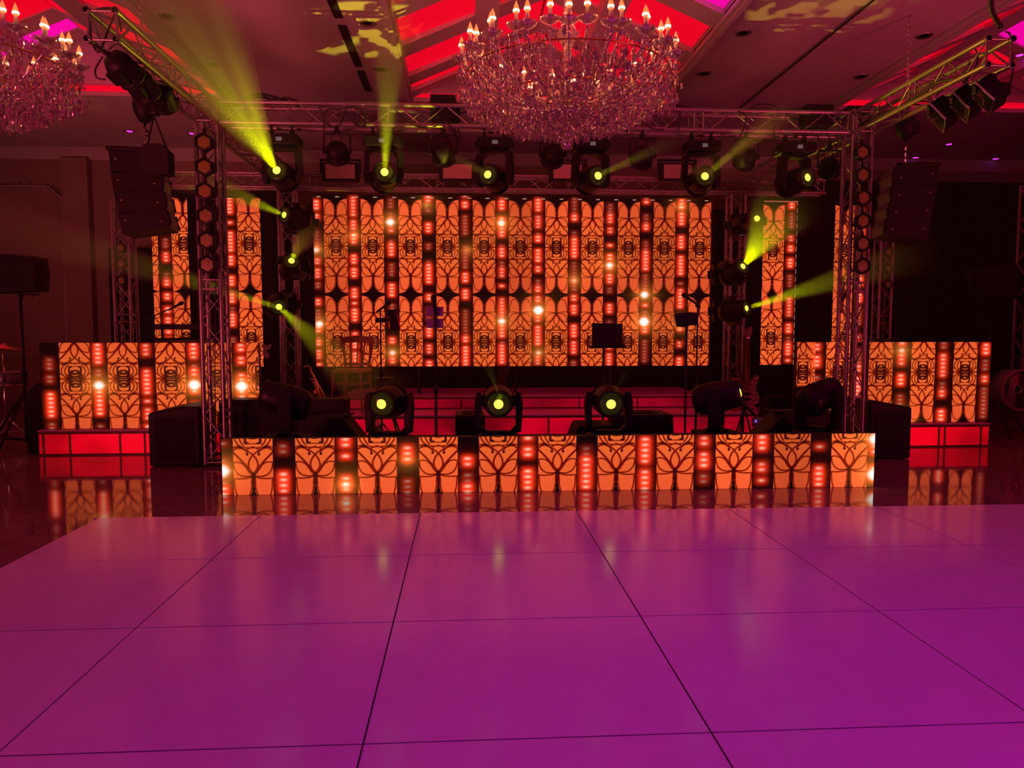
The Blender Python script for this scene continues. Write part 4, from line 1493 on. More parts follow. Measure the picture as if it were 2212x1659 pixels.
cable('black cable bundle lying on the right part of the front truss', [(1620, 236), (1680, 239), (1730, 238), (1770, 240), (1800, 244)], YFT, 0.024)
cable('thin black cable arching above the right part of the front truss', [(1610, 240), (1632, 227), (1660, 226), (1690, 238), (1715, 262), (1740, 280), (1765, 278)], YFT - 0.1)
cable('black cable hanging loose left of the sixth moving head', [(1672, 262), (1672, 300), (1675, 322)], YC)
cable('black cable coil hanging at the left end of the left side truss', [(196, 24), (195, 60), (200, 95), (215, 112), (232, 70), (250, 25)], 6.15, 0.008)
cable('black cable looping across the open end of the left side truss', [(200, 25), (225, 18), (250, 24), (262, 68)], 6.1, 0.010)
cable('black cable curving below the left side truss lamps', [(222, 122), (206, 150), (210, 168), (228, 172)], 6.3, 0.007)
cable('bundle of black cable running down to the right side truss end', [(2140, -20), (2142, 20), (2150, 40), (2162, 58)], 6.2, 0.022)
cable('black cable looping at the end of the right side truss', [(2172, 68), (2182, 75), (2186, 110), (2188, 150), (2182, 180), (2168, 195)], 6.25, 0.008)
cable('black cable hanging between the right side truss chords', [(2105, 100), (2112, 130), (2098, 160), (2080, 180)], 6.5, 0.008)
cable('thin black cable running down the left front tower', [(466, 310), (464, 420), (466, 600), (464, 800), (466, 900)], YFT - 0.18, 0.005, 0.0)
cable('black cable running down inside the right front tower', [(1850, 300), (1846, 500), (1840, 700), (1834, 860), (1836, 930)], YFT - 0.16, 0.007, 0.0)
mb = MB()
mb.tube(catmull([(TRX - 0.10 + rnd.uniform(-.02, .05), 8.2 - k * 0.2, ZT0 + 0.055 + rnd.uniform(0, 0.03)) for k in range(10)]), 0.015, 7)
tag(mb.build('cable', 'cable'), 'thick dark cable lying along inside the right side truss', 'cable')

# ================================================================== CHANDELIERS
def chandelier(label, loc, seed=3):
    """loc: centre at ring height (flames at +0.10)"""
    rs = random.Random(seed)
    t = thing('crystal_chandelier', label, 'chandelier', loc, 0, 'crystal chandeliers')
    # centre column and upper crown
    mb = MB()
    mb.lathe([(0.0, -0.71), (0.02, -0.705), (0.045, -0.67), (0.02, -0.63), (0.03, -0.60), (0.10, -0.57), (0.20, -0.52), (0.24, -0.48), (0.05, -0.45), (0.04, -0.30), (0.11, -0.22), (0.05, -0.12),
              (0.04, 0.10), (0.10, 0.22), (0.04, 0.34), (0.03, 0.70)], 16)
    mb.build('column', 'crystal', t)
    mb = MB()
    mb.lathe([(0.0, -0.815), (0.045, -0.80), (0.062, -0.755), (0.045, -0.71), (0.0, -0.695)], 14)
    mb.build('ball_finial', 'crystal', t)
    mb = MB()
    for rr, zz in ((0.93, -0.16), (0.62, -0.36), (0.30, -0.46)):
        mb.tube([(rr * math.cos(a), rr * math.sin(a), zz) for a in [R(i * 10) for i in range(37)]], 0.008, 6, caps=False)
    mb.tube([(0, 0, 0.6), (0, 0, ZC - loc[2] + 0.6)], 0.02, 8)
    mb.build('ring_frame', 'brass', t)
    # arms, cups and candles
    arm = None
    mbA = MB()
    mbA.smooth = True
    pth = catmull([(0.05, 0, -0.30), (0.30, 0, -0.46), (0.62, 0, -0.40), (0.86, 0, -0.22), (0.97, 0, -0.12), (0.97, 0, -0.05)], 5)
    mbA.tube(pth, 0.011, 6)
    arm = mbA.mesh('arm', 'crystal')
    mb = MB(); mb.lathe([(0.0, -0.05), (0.015, -0.04), (0.035, -0.03), (0.075, -0.005), (0.085, 0.012), (0.07, 0.006), (0.0, -0.01)], 12); cup = mb.mesh('drip_cup', 'crystal')
    mb = MB(); mb.lathe([(0.0, -0.01), (0.016, -0.01), (0.015, 0.085), (0.0, 0.088)], 10); can = mb.mesh('candle', 'candle')
    mb = MB()
    mb.lathe([(0.008, 0.085), (0.021, 0.10), (0.026, 0.122), (0.018, 0.155), (0.006, 0.185), (0.0, 0.20)], 10)
    mb.mi = 1
    mb.lathe([(0.0, 0.096), (0.0265, 0.108), (0.0275, 0.124), (0.0, 0.140)], 8)
    blb = mb.mesh('bulb', ['bulb', 'filament'])
    n = 36
    for i in range(n):
        a = 2 * math.pi * (i + 0.3) / n
        rr = 0.97 if i % 2 == 0 else 0.86
        dz = 0.0 if i % 2 == 0 else 0.055
        f = rr / 0.97
        A = obj('arm', arm, t, (0, 0, dz), (0, 0, a))
        A.scale = (f, 1, 1)
        c = obj('candle', can, t, (rr * math.cos(a), rr * math.sin(a), dz - 0.03), (0, 0, a))
        obj('drip_cup', cup, c)
        obj('bulb', blb, c)
    # lower small tier
    for i in range(6):
        a = 2 * math.pi * (i + 0.5) / 6
        c = obj('candle', can, t, (0.42 * math.cos(a), 0.42 * math.sin(a), -0.44), (0, 0, a))
        obj('drip_cup', cup, c)
        obj('bulb', blb, c)
    # pendants: faceted drops
    drops = []
    for (r0, hh) in ((0.016, 0.07), (0.021, 0.095), (0.012, 0.045)):
        mb = MB()
        mb.lathe([(0.0, 0.0), (r0 * 0.45, -hh * 0.15), (r0, -hh * 0.62), (r0 * 0.6, -hh * 0.9), (0.0, -hh)], 6, Matrix.Diagonal((1, 0.55, 1, 1)))
        mb.tube([(0, 0, 0.0), (0, 0, 0.03)], 0.0015, 4, caps=False)
        drops.append(mb.mesh('crystal_drop', 'crystal'))
    pos = []
    def env(r):                       # bottom envelope of the crystals
        return -0.36 - 0.31 * max(0.0, 1 - (r / 1.02) ** 1.6)
    for i in range(n * 3):            # hanging round the rim
        a = 2 * math.pi * i / (n * 3) + rs.uniform(-0.02, 0.02)
        pos.append((0.97 + rs.uniform(-0.10, 0.07), a, rs.uniform(-0.42, -0.10)))
    for i in range(2300):
        r = 1.0 * math.sqrt(rs.uniform(0.01, 1.0))
        lo = env(r)
        pos.append((r, rs.uniform(0, 2 * math.pi), lo + abs(rs.gauss(0, 0.17))))
    pts = []
    for r, a, z in pos:
        pts.append((r * math.cos(a), r * math.sin(a), min(z, -0.02 if r < .8 else -0.06), a + rs.uniform(-1.5, 1.5), rs.choice((0, 0, 1, 2))))
    pts.sort(key=lambda p: p[1])      # nearest the camera first
    for x, y, z, a, k in pts[:100]:
        obj('crystal_drop', drops[k], t, (x, y, z), (0, 0, a))
    mb = MB()
    for x, y, z, a, k in pts[100:]:
        r0, hh = ((0.016, 0.07), (0.021, 0.095), (0.012, 0.045))[k]
        mb.lathe([(0.0, 0.0), (r0 * 0.45, -hh * 0.15), (r0, -hh * 0.62), (r0 * 0.6, -hh * 0.9), (0.0, -hh)], 6, Matrix.Translation((x, y, z)) @ Matrix.Rotation(a, 4, 'Z') @ Matrix.Diagonal((1, 0.55, 1, 1)))
    tag(mb.build('crystal_drops', 'crystal', t), kind='stuff')
    # bead strings
    mb = MB()
    for i in range(n * 2):
        a0 = 2 * math.pi * i / (n * 2)
        ra, rb = 0.97, rs.choice((0.25, 0.45, 0.6, 0.75))
        z0, z1 = -0.05, env(rb) + 0.10
        m_ = 20
        for j in range(m_):
            f = j / (m_ - 1)
            r = ra + (rb - ra) * f
            z = z0 + (z1 - z0) * f - 0.16 * math.sin(math.pi * f)
            a = a0 + 0.14 * f
            mb.lathe([(0, -0.010), (0.009, 0), (0, 0.010)], 5, Matrix.Translation((r * math.cos(a), r * math.sin(a), z)))
    for i in range(90):
        a0 = rs.uniform(0, 2 * math.pi)
        r = math.sqrt(rs.uniform(0.15, 1.0))
        zt_, zb = rs.uniform(-0.1, 0.0), env(r) + rs.uniform(0.02, 0.25)
        z = zt_
        while z > zb:
            mb.lathe([(0, -0.010), (0.0085, 0), (0, 0.010)], 5, Matrix.Translation((r * math.cos(a0), r * math.sin(a0), z)))
            z -= 0.024
    for i in range(n):                 # swags between neighbouring candles
        a0, a1 = 2 * math.pi * i / n, 2 * math.pi * (i + 1) / n
        for j in range(12):
            f = j / 11
            a = a0 + (a1 - a0) * f
            mb.lathe([(0, -0.009), (0.009, 0), (0, 0.009)], 5, Matrix.Translation((0.99 * math.cos(a), 0.99 * math.sin(a), -0.06 - 0.10 * math.sin(math.pi * f))))
    tag(mb.build('bead_strings', 'crystal', t), kind='stuff')
    return t


CH = G(1227, 300, 3.24)
chx = W(1226, 100, 7.05).x
ch1 = chandelier('big crystal chandelier with flame bulbs hanging at the top centre', (chx, 7.05, 3.97))
lamp('POINT', 'chandelier_glow', (chx, 7.05, 4.40), (1.0, 0.28, 0.10), 30, None, shadow_soft_size=0.6)
ch2 = copy_tree(ch1)
ch2.location = (W(-104, 100, 7.05).x, 7.05, 3.97)
ch2.rotation_euler = (0, 0, 0.35)
ch2['label'] = 'crystal chandelier cut off by the left edge of the photo'

# ================================================================== SUBWOOFERS AND WEDGES
def slab_box(name, label, cat, poly, y0, y1, loc, rz=0, m_='black', grille=True):
    t = thing(name, label, cat, loc, rz)
    bm = bmesh.new()
    vs = [bm.verts.new((p[0], y0, p[1])) for p in poly] + [bm.verts.new((p[0], y1, p[1])) for p in poly]
    n = len(poly)
    bm.faces.new(vs[:n]); bm.faces.new(vs[n:][::-1])
    for i in range(n):
        bm.faces.new((vs[i + n], vs[(i + 1) % n + n], vs[(i + 1) % n], vs[i]))
    bmesh.ops.recalc_face_normals(bm, faces=bm.faces[:])
    bmesh.ops.bevel(bm, geom=bm.edges[:], offset=0.025, segments=3, profile=0.5, affect='EDGES')
    me = bpy.data.meshes.new('cabinet'); bm.to_mesh(me); bm.free()
    me.materials.append(M[m_])
    obj('cabinet', me, t)
    return t


def handle_part(t, x, y, z):
    mb = MB(); mb.box(x - 0.09, x + 0.09, y - 0.012, y + 0.01, z - 0.04, z + 0.04, 0.01); mb.build('handle', 'blackmetal', t)


b0 = G(325, 1008)
t = slab_box('subwoofer', 'big black subwoofer on the floor behind the left front tower, nearer one', 'speaker', [(0, 0.0), (0.55, 0.0), (0.55, 0.655), (0.32, 0.655), (0.0, 0.585)], 0, 0.62, (b0.x, 8.36, 0.004), R(2))
mb = MB(); mb.box(0.07, 0.48, -0.008, 0.0, 0.06, 0.54, 0.003); mb.build('grille', 'fabric', t)
t = slab_box('subwoofer', 'black subwoofer between the left front tower and the sideways moving head', 'speaker', [(0, 0.0), (1.45, 0.0), (1.45, 0.69), (0.0, 0.69)], 0, 0.33, (b0.x + 0.62, 8.78, 0.004), R(0))
mb = MB(); mb.box(0.08, 1.36, -0.008, 0.0, 0.06, 0.58, 0.003); mb.build('grille', 'fabric', t)
b1 = G(1967, 992)
t = slab_box('subwoofer', 'big black subwoofer on the floor right of the right front tower', 'speaker', [(-0.50, 0.0), (0.0, 0.0), (0.0, 0.60), (-0.40, 0.675), (-0.50, 0.68)], 0, 0.62, (b1.x, 8.34, 0.004), R(-2))
mb = MB(); mb.box(-0.44, -0.06, -0.008, 0.0, 0.06, 0.54, 0.003); mb.build('grille', 'fabric', t)


def wedge(label, pxl, pxr, ytop, Y, slope_l, slope_r, D=0.5):
    a, b = W(pxl, ytop, Y), W(pxr, ytop, Y)
    Wd, H = b.x - a.x, a.z
    poly = [(0, 0), (Wd, 0)]
    poly += [(Wd - slope_r * 0.15, H * 0.45), (Wd - slope_r, H)] if slope_r else [(Wd, H)]
    poly += [(slope_l, H), (slope_l * 0.15, H * 0.45)] if slope_l else [(0, H)]
    t = slab_box('stage_monitor', label, 'floor speaker', poly, 0, D, (a.x, Y, 0.004))
    mb = MB(); mb.box(Wd * 0.3, Wd * 0.7, -0.008, 0.001, H * 0.15, H * 0.5, 0.003); mb.build('connector_panel', 'blackmetal', t)
    mb = MB(); mb.box(Wd * 0.25, Wd * 0.75, D * 0.2, D * 0.8, H - 0.002, H + 0.008, 0.002); mb.build('grille', 'fabric', t)
    return t


wedge('black wedge monitor left of the stage with its slope facing right', 641, 792, 903, 8.3, 0, 0.26)
wedge('black boxy floor monitor left of the centre floor lamp', 983, 1048, 898, 8.0, 0, 0)
wedge('black flat floor monitor right of the laptop lamp', 1330, 1459, 897, 8.0, 0, 0.02)
wedge('low black wedge poking up left of the laptop stand lamp', 1226, 1330, 920, 7.9, 0.12, 0)
wedge('large black wedge monitor in front of the guitar at the right', 1622, 1822, 893, 7.95, 0.40, 0.0, 0.4)
wedge('small black wedge monitor standing far back under the right LED strip', 1652, 1712, 858, 10.3, 0.08, 0.05, 0.3)


# ================================================================== STANDS, MICROPHONES
def tripod_base(mb, h=0.42, r=0.32, rt=0.010, a0=20):
    for k in range(3):
        a = R(a0 + k * 120)
        mb.tube([(0, 0, h), (r * math.cos(a), r * math.sin(a), 0.012)], rt, 7)
        mb.tube([(0, 0, h * 0.45), (r * 0.55 * math.cos(a), r * 0.55 * math.sin(a), h * 0.46)], rt * 0.7, 6)


def mic_mesh(L=0.16):
    mb = MB()
    mb.lathe([(0.0, -L), (0.010, -L), (0.016, -0.02), (0.019, 0.0), (0.026, 0.012), (0.026, 0.035), (0.018, 0.052), (0.0, 0.058)], 12)
    return mb


def mic_stand(label, foot, top_z, head_dir, boom=None, sheet=None):
    t = thing('microphone_stand', label, 'microphone stand', foot)
    H = top_z - foot[2]
    mb = MB()
    mb.tube([(0, 0, 0.02), (0, 0, H * 0.55)], 0.014, 8)
    mb.tube([(0, 0, H * 0.5), (0, 0, H)], 0.009, 8)
    mb.lathe([(0.0, H * 0.53), (0.02, H * 0.53), (0.022, H * 0.57), (0, H * 0.57)], 10)
    mb.build('pole', 'blackmetal', t)
    mb = MB(); tripod_base(mb, 0.36, 0.28); mb.build('base', 'blackmetal', t)
    tip = Vector((0, 0, H))
    if boom:
        mb = MB(); mb.tube([(-boom[0] * 0.5, -boom[1] * .5, H - boom[2] * 0.5), (boom[0], boom[1], H + boom[2])], 0.008, 7)
        mb.ball((0, 0, H), 0.03, 8)
        mb.build('boom', 'blackmetal', t)
        tip = Vector((boom[0], boom[1], H + boom[2]))
    m_ = mic_mesh()
    o = obj('microphone', m_.mesh('microphone', 'black'), t, matrix=Matrix.Translation(tip + Vector(head_dir).normalized() * 0.10) @ aim(head_dir))
    return t


Ym = 9.25
p = W(822, 700, Ym)
t = mic_stand('black microphone stand left of centre with a dark red sheet clamped on it', (p.x, Ym, 0.002), W(820, 668, Ym).z, (0.8, -0.1, 0.55))
mb = MB()
zc = W(820, 692, Ym).z
for dx in (-0.035, 0.0, 0.035):
    mb.ball((dx, -0.01, zc), 0.032, 10)
mb.tube([(0, 0, zc), (0.12, -0.01, zc)], 0.012, 8)
mb.build('clamp', 'black', t)
mb = MB()
mb.add([(0.09, -0.03, zc + 0.125), (0.19, 0.0, zc + 0.13), (0.235, -0.02, zc - 0.12), (0.13, -0.05, zc - 0.125), (0.09, -0.02, zc + 0.125), (0.19, 0.01, zc + 0.13), (0.235, -0.01, zc - 0.12), (0.13, -0.04, zc - 0.125)],
       [(0, 1, 2, 3), (7, 6, 5, 4), (0, 4, 5, 1), (1, 5, 6, 2), (2, 6, 7, 3), (3, 7, 4, 0)])
mb.mi = 1
mb.add([(0.195, -0.005, zc + 0.09), (0.205, -0.005, zc + 0.09), (0.245, -0.022, zc - 0.09), (0.23, -0.024, zc - 0.09)], [(0, 1, 2, 3)])
mb.build('tablet_holder', ['blackmetal', 'red'], t)

# straight microphone stand left of centre (its purple grey card holder)
Ys = 7.25
p = W(942, 900, Ys)
t = mic_stand('straight microphone stand left of centre with a purple grey card behind it', (p.x, Ys, 0.002), W(940, 672, Ys).z, (-0.12, -0.2, 1.0))
zc = W(938, 686, Ys).z
mb = MB()
for sx in (-1, 1):
    for sz in (-1, 1):
        mb.box(-0.005 + sx * 0.045 - 0.036, -0.005 + sx * 0.045 + 0.036, 0.03, 0.038, zc + sz * 0.057 - 0.045, zc + sz * 0.057 + 0.045, 0.003)
mb.build('card', 'purplegrey', t)
mb = MB(); mb.tube([(0, 0, zc - .1), (0, 0.034, zc - .02), (0, 0.034, zc + 0.06)], 0.008, 6); mb.build('card_holder', 'black', t)

# stand with tablet right of centre
p = W(1480, 900, Ys)
t = thing('tablet_stand', 'black stand holding a tilted tablet right of centre in front of the main wall', 'music stand', (p.x, Ys, 0.002))
zc = W(1480, 692, Ys).z
mb = MB(); mb.tube([(0, 0, 0.02), (0, 0, zc)], 0.012, 8); mb.build('pole', 'blackmetal', t)
mb = MB(); tripod_base(mb, 0.30, 0.16); mb.build('base', 'blackmetal', t)
mb = MB()
mb.T = Matrix.Translation((0, -0.01, zc + 0.0)) @ Matrix.Rotation(R(-12), 4, 'X') @ Matrix.Rotation(R(-4), 4, 'Y')
mb.prism([(-0.115, 0.07), (-0.11, -0.055), (-0.02, -0.07), (0.02, -0.05), (0.10, -0.06), (0.115, 0.06), (0.02, 0.075)], -0.012, 0.012, 'y')
mb.build('tablet', 'black', t)
mb = MB(); mb.tube(catmull([(-0.10, 0, zc + 0.06), (-0.15, 0, zc + 0.04), (-0.15, 0, zc - 0.04), (-0.06, 0, zc - 0.20), (0.0, 0.0, zc - 0.35)]), 0.003, 5); mb.build('charging_cable', 'cable', t)
p = W(1503, 900, Ys + .95)
mic_stand('thin boom microphone stand directly right of the tablet stand', (p.x, Ys + .95, 0.002), W(1500, 660, Ys + .95).z, (-0.7, -0.3, 0.4), (-0.07, -0.02, 0.05))

# laptop on its stand
Yl = 8.75
p = W(1303, 850, Yl)
t = thing('laptop_stand', 'black pole stand with a shelf carrying the open laptop', 'stand', (p.x, Yl, 0.002))
zl = W(1306, 752, Yl).z
mb = MB(); mb.tube([(0, 0, 0.02), (0, 0, zl)], 0.013, 8); mb.lathe([(0, .5), (0.022, .5), (0.022, .56), (0, .56)], 10); mb.build('pole', 'blackmetal', t)
mb = MB(); tripod_base(mb, 0.4, 0.3); mb.build('base', 'blackmetal', t)
mb = MB(); mb.box(-0.17, 0.25, -0.14, 0.14, zl, zl + 0.012, 0.003); mb.build('shelf', 'blackmetal', t)
t2 = thing('laptop', 'open black laptop standing on the pole stand in front of the main wall', 'laptop', (p.x + 0.02, Yl, zl + 0.016))
mb = MB(); mb.box(-0.175, 0.175, -0.11, 0.13, 0, 0.018, 0.004); mb.build('keyboard', 'black', t2)
mb = MB(); mb.T = Matrix.Translation((0, -0.115, 0.015)) @ Matrix.Rotation(R(-8), 4, 'X') @ Matrix.Rotation(R(1.5), 4, 'Y'); mb.box(-0.18, 0.18, -0.008, 0.0, 0, 0.26, 0.003); mb.build('screen', 'black', t2)
mb = MB(); mb.box(0.16, 0.24, -0.06, 0.06, 0, 0.03, 0.004); mb.box(0.12, 0.235, -0.135, -0.13, 0.01, 0.02)
tag(mb.build('audio_interface', 'blackmetal', None, (p.x, Yl, zl + 0.014)), 'small black audio box lying on the shelf beside the laptop', 'audio box')

# chair
def chair():
    Yc = 10.86
    p = W(758, 880, Yc)
    t = thing('bar_chair', 'tall dark spindle back bar chair on the stage step at left', 'chair', (p.x, Yc + 0.15, 0.302), R(-14))
    hs, ht, wdt, dp = 0.58, 1.06, 0.205, 0.19
    for sx in (-1, 1):
        mb = MB(); mb.tube([(sx * (wdt + 0.03), -dp - 0.02, 0.0), (sx * wdt, -dp, hs)], 0.017, 8); mb.build('leg', 'wood', t)
        mb = MB(); mb.tube([(sx * (wdt + 0.03), dp + 0.04, 0.0), (sx * (wdt - 0.02), dp, hs)], 0.017, 8); mb.build('leg', 'wood', t)
    mb = MB()
    for z in (0.22, 0.42):
        mb.tube([(-wdt, -dp, z), (wdt, -dp, z)], 0.010, 7); mb.tube([(-wdt, dp, z), (wdt, dp, z)], 0.010, 7)
        mb.tube([(-wdt, -dp, z), (-wdt, dp, z)], 0.010, 7); mb.tube([(wdt, -dp, z), (wdt, dp, z)], 0.010, 7)
    mb.tube([(0, -dp, 0.22), (0, -dp, hs)], 0.008, 6)
    mb.build('stretcher', 'wood', t)
    mb = MB(); mb.box(-wdt - 0.03, wdt + 0.03, -dp - 0.03, dp + 0.02, hs, hs + 0.05, 0.02); mb.build('seat', 'wood', t)
    for sx in (-1, 1):
        mb = MB()
        mb.tube([(sx * (wdt - 0.03), dp, hs + 0.04), (sx * (wdt + 0.03), dp + 0.06, ht)], 0.021, 8)
        mb.build('back_post', 'wood', t)
    for x in (-0.11, 0.0, 0.11):
        mb = MB(); mb.tube([(x * 0.8, dp, hs + 0.11), (x, dp + 0.05, ht - 0.03)], 0.013 if x else 0.009, 7); mb.build('spindle', 'wood', t)
    mb = MB(); mb.prism([(-wdt - 0.05, ht - 0.05), (wdt + 0.05, ht - 0.05), (wdt + 0.045, ht + 0.03), (0, ht + 0.05), (-wdt - 0.045, ht + 0.03)], dp + 0.035, dp + 0.07, 'y')
    mb.build('top_rail', 'wood', t)
    mb = MB(); mb.prism([(-wdt + 0.02, hs + 0.09), (wdt - 0.02, hs + 0.09), (wdt - 0.02, hs + 0.13), (-wdt + 0.02, hs + 0.13)], dp - 0.012, dp + 0.012, 'y'); mb.build('lower_rail', 'wood', t)


chair()

# drum stool behind the left floor lamp
Yt = 9.9
p = W(829, 816, Yt)
t = thing('round_stool', 'dark stool with a flat top behind the left floor moving head', 'stool', (p.x, Yt, 0.002))
H = p.z
mb = MB(); mb.lathe([(0, H - 0.03), (0.125, H - 0.03), (0.13, H - 0.012), (0.125, H), (0, H)], 20); mb.build('seat', 'blackmetal', t)
mb = MB(); mb.box(-0.10, 0.10, -0.08, 0.08, H - 0.40, H - 0.03, 0.02); mb.build('body', 'black', t)
mb = MB()
for sx in (-1, 1):
    for sy in (-1, 1):
        mb.tube([(sx * 0.08, sy * 0.06, H - 0.38), (sx * 0.22, sy * 0.18, 0.0)], 0.014, 7)
mb.build('legs', 'blackmetal', t)


# saxophone on a stand
def sax():
    Y = 9.9
    a, b = W(672, 802, Y), W(712, 884, Y)
    t = thing('saxophone', 'brass saxophone leaning on a floor stand left of the chair', 'saxophone', (0, 0, 0))
    top, bot = a, b
    d = (bot - top)
    mb = MB()
    mb.tube([top, top + d * 0.25, top + d * 0.6, bot + Vector((-0.01, 0, 0.03))], 0.012, 10, r2=0.032)
    bow = [bot + Vector((-0.01, 0, 0.04)), bot + Vector((0.005, -0.01, -0.015)), bot + Vector((-0.045, -0.03, -0.05)), bot + Vector((-0.10, -0.05, -0.01)), bot + Vector((-0.12, -0.06, 0.07))]
    mb.tube(catmull(bow, 5), 0.032, 10, r2=0.042)
    bell = [bot + Vector((-0.12, -0.06, 0.06)), bot + Vector((-0.145, -0.07, 0.14)), bot + Vector((-0.18, -0.08, 0.22))]
    mb.tube(bell, 0.042, 12, r2=0.075, caps=False)
    mb.tube([bell[-1], bell[-1] + Vector((-0.015, 0, 0.02))], 0.078, 12, r2=0.085, caps=False)
    mb.build('body', 'brass', t)
    mb = MB()
    mb.tube(catmull([top, top + Vector((-0.01, 0, 0.05)), top + Vector((-0.05, -0.01, 0.07)), top + Vector((-0.10, -0.01, 0.055))], 5), 0.010, 8)
    mb.build('neck', 'brass', t)
    mb = MB(); mb.tube([top + Vector((-0.09, -0.01, 0.058)), top + Vector((-0.15, -0.01, 0.04))], 0.013, 8, r2=0.007); mb.build('mouthpiece', 'black', t)
    mb = MB()
    u = d.normalized()
    side = Vector((-0.03, -0.03, -0.01))
    for k in range(9):
        c = top + d * (0.2 + 0.08 * k) + side
        mb.T = Matrix.Translation(c) @ aim((-0.3, -0.9, 0.1))
        mb.lathe([(0, -0.006), (0.016 + 0.001 * k, -0.004), (0.016 + 0.001 * k, 0.004), (0, 0.008)], 10)
    mb.T = Matrix.Identity(4)
    mb.tube([top + d * 0.15 + side, top + d * 0.92 + side], 0.004, 6)
    mb.tube([top + d * 0.25 + Vector((0.02, -0.03, 0)), top + d * 0.85 + Vector((0.03, -0.03, 0))], 0.004, 6)
    mb.build('keys', 'chrome', t)
    s = thing('saxophone_stand', 'small black stand under the saxophone', 'instrument stand', (bot.x - 0.05, Y, 0.0))
    mb = MB()
    hz = bot.z - 0.09
    mb.tube([(0, 0.02, 0.05), (0, 0.03, hz + 0.02), (0.0, 0.03, hz + 0.30)], 0.011, 7)
    mb.tube([(-0.06, -0.04, hz + .0), (0, 0.03, hz - 0.03), (0.07, -0.03, hz + 0.0)], 0.010, 7)
    mb.build('pole', 'blackmetal', s)
    mb = MB(); tripod_base(mb, 0.25, 0.20, 0.010); mb.build('base', 'blackmetal', s)


sax()


# electric guitar with crossed stripes
def guitar():
    Y = 10.95
    top, bot = W(1610, 705, Y), W(1611, 880, Y)
    hh = top.z - bot.z
    s = hh / 1.0
    t = thing('electric_guitar', 'red electric guitar with pale crossed stripes standing right of the stage', 'guitar', (bot.x, Y, bot.z), 0, None, s)
    m = mat('striped_red_guitar', (0.42, 0.01, 0.01), 0.25, coat=0.4)
    nt = m.node_tree
    b = nt.nodes['Principled BSDF']
    tc = nt.nodes.new('ShaderNodeTexCoord')
    last = None
    for ang, sc in ((35, 26), (-50, 22), (80, 17)):
        mp = nt.nodes.new('ShaderNodeMapping'); mp.inputs['Rotation'].default_value = (0, R(ang), 0)
        wv = nt.nodes.new('ShaderNodeTexWave'); wv.inputs['Scale'].default_value = sc * 0.32; wv.inputs['Distortion'].default_value = 2.0
        nt.links.new(tc.outputs['Object'], mp.inputs['Vector']); nt.links.new(mp.outputs[0], wv.inputs['Vector'])
        gt = nt.nodes.new('ShaderNodeMath'); gt.operation = 'GREATER_THAN'; gt.inputs[1].default_value = 0.90
        nt.links.new(wv.outputs['Fac'], gt.inputs[0])
        if last is None:
            last = gt
        else:
            mxm = nt.nodes.new('ShaderNodeMath'); mxm.operation = 'MAXIMUM'
            nt.links.new(last.outputs[0], mxm.inputs[0]); nt.links.new(gt.outputs[0], mxm.inputs[1]); last = mxm
    mx = nt.nodes.new('ShaderNodeMix'); mx.data_type = 'RGBA'
    mx.inputs[6].default_value = (0.40, 0.008, 0.008, 1); mx.inputs[7].default_value = (0.75, 0.7, 0.65, 1)
    nt.links.new(last.outputs[0], mx.inputs[0]); nt.links.new(mx.outputs[2], b.inputs['Base Color'])
    half = [(0.0, 0.0), (0.08, 0.006), (0.15, 0.05), (0.165, 0.11), (0.15, 0.17), (0.115, 0.215), (0.12, 0.27), (0.145, 0.33), (0.155, 0.385), (0.125, 0.40), (0.085, 0.36), (0.055, 0.315), (0.03, 0.30)]
    left = [(-0.03, 0.30), (-0.06, 0.34), (-0.11, 0.395), (-0.14, 0.375), (-0.125, 0.31), (-0.11, 0.26), (-0.115, 0.215), (-0.15, 0.16), (-0.165, 0.10), (-0.145, 0.045), (-0.08, 0.006)]
    mb = MB(); mb.prism(half + left, -0.02, 0.022, 'y'); mb.build('body', m, t)
    mb = MB(); mb.prism([(-0.027, 0.26), (0.027, 0.26), (0.021, 0.86), (-0.021, 0.86)], -0.036, -0.012, 'y'); mb.build('neck', 'wood', t)
    mb = MB(); mb.prism([(-0.021, 0.86), (0.021, 0.86), (0.045, 0.92), (0.05, 0.985), (0.03, 1.0), (0.0, 0.975), (-0.03, 0.93), (-0.035, 0.885)], -0.034, -0.018, 'y'); mb.build('headstock', 'wood', t)
    mb = MB()
    for k in range(6):
        mb.tube([(-0.036 + k * 0.004, -0.026, 0.885 + k * 0.016), (-0.062 + k * 0.004, -0.026, 0.89 + k * 0.016)], 0.006, 6)
    mb.build('tuning_pegs', 'chrome', t)
    mb = MB(); mb.box(-0.045, 0.045, -0.03, -0.021, 0.085, 0.115, 0.002); mb.box(-0.04, 0.04, -0.028, -0.021, 0.155, 0.19, 0.002); mb.build('bridge', 'chrome', t)
    mb = MB()
    for k in range(6):
        x = -0.0175 + k * 0.007
        mb.tube([(x, -0.034, 0.10), (x * 0.85, -0.040, 0.87)], 0.0008, 4, caps=False)
    mb.build('strings', 'chrome', t)
    s = thing('guitar_stand', 'black A shaped stand holding the striped guitar', 'instrument stand', (bot.x, Y, 0.302))
    hz = bot.z - 0.302
    mb = MB()
    mb.tube([(0, 0.06, hz + 0.25), (-0.16, -0.02, 0.01)], 0.012, 7)
    mb.tube([(0, 0.06, hz + 0.25), (0.18, -0.02, 0.01)], 0.012, 7)
    mb.tube([(0, 0.06, hz + 0.25), (0.0, 0.24, 0.01)], 0.012, 7)
    mb.tube([(-0.11, 0.0, hz - 0.03), (0.11, 0.0, hz - 0.03)], 0.008, 6)
    mb.tube([(-0.08, 0.02, hz - 0.03), (-0.08, -0.05, hz - 0.016)], 0.009, 6)
    mb.tube([(0.08, 0.02, hz - 0.03), (0.08, -0.05, hz - 0.016)], 0.009, 6)
    mb.build('frame', 'blackmetal', s)


guitar()

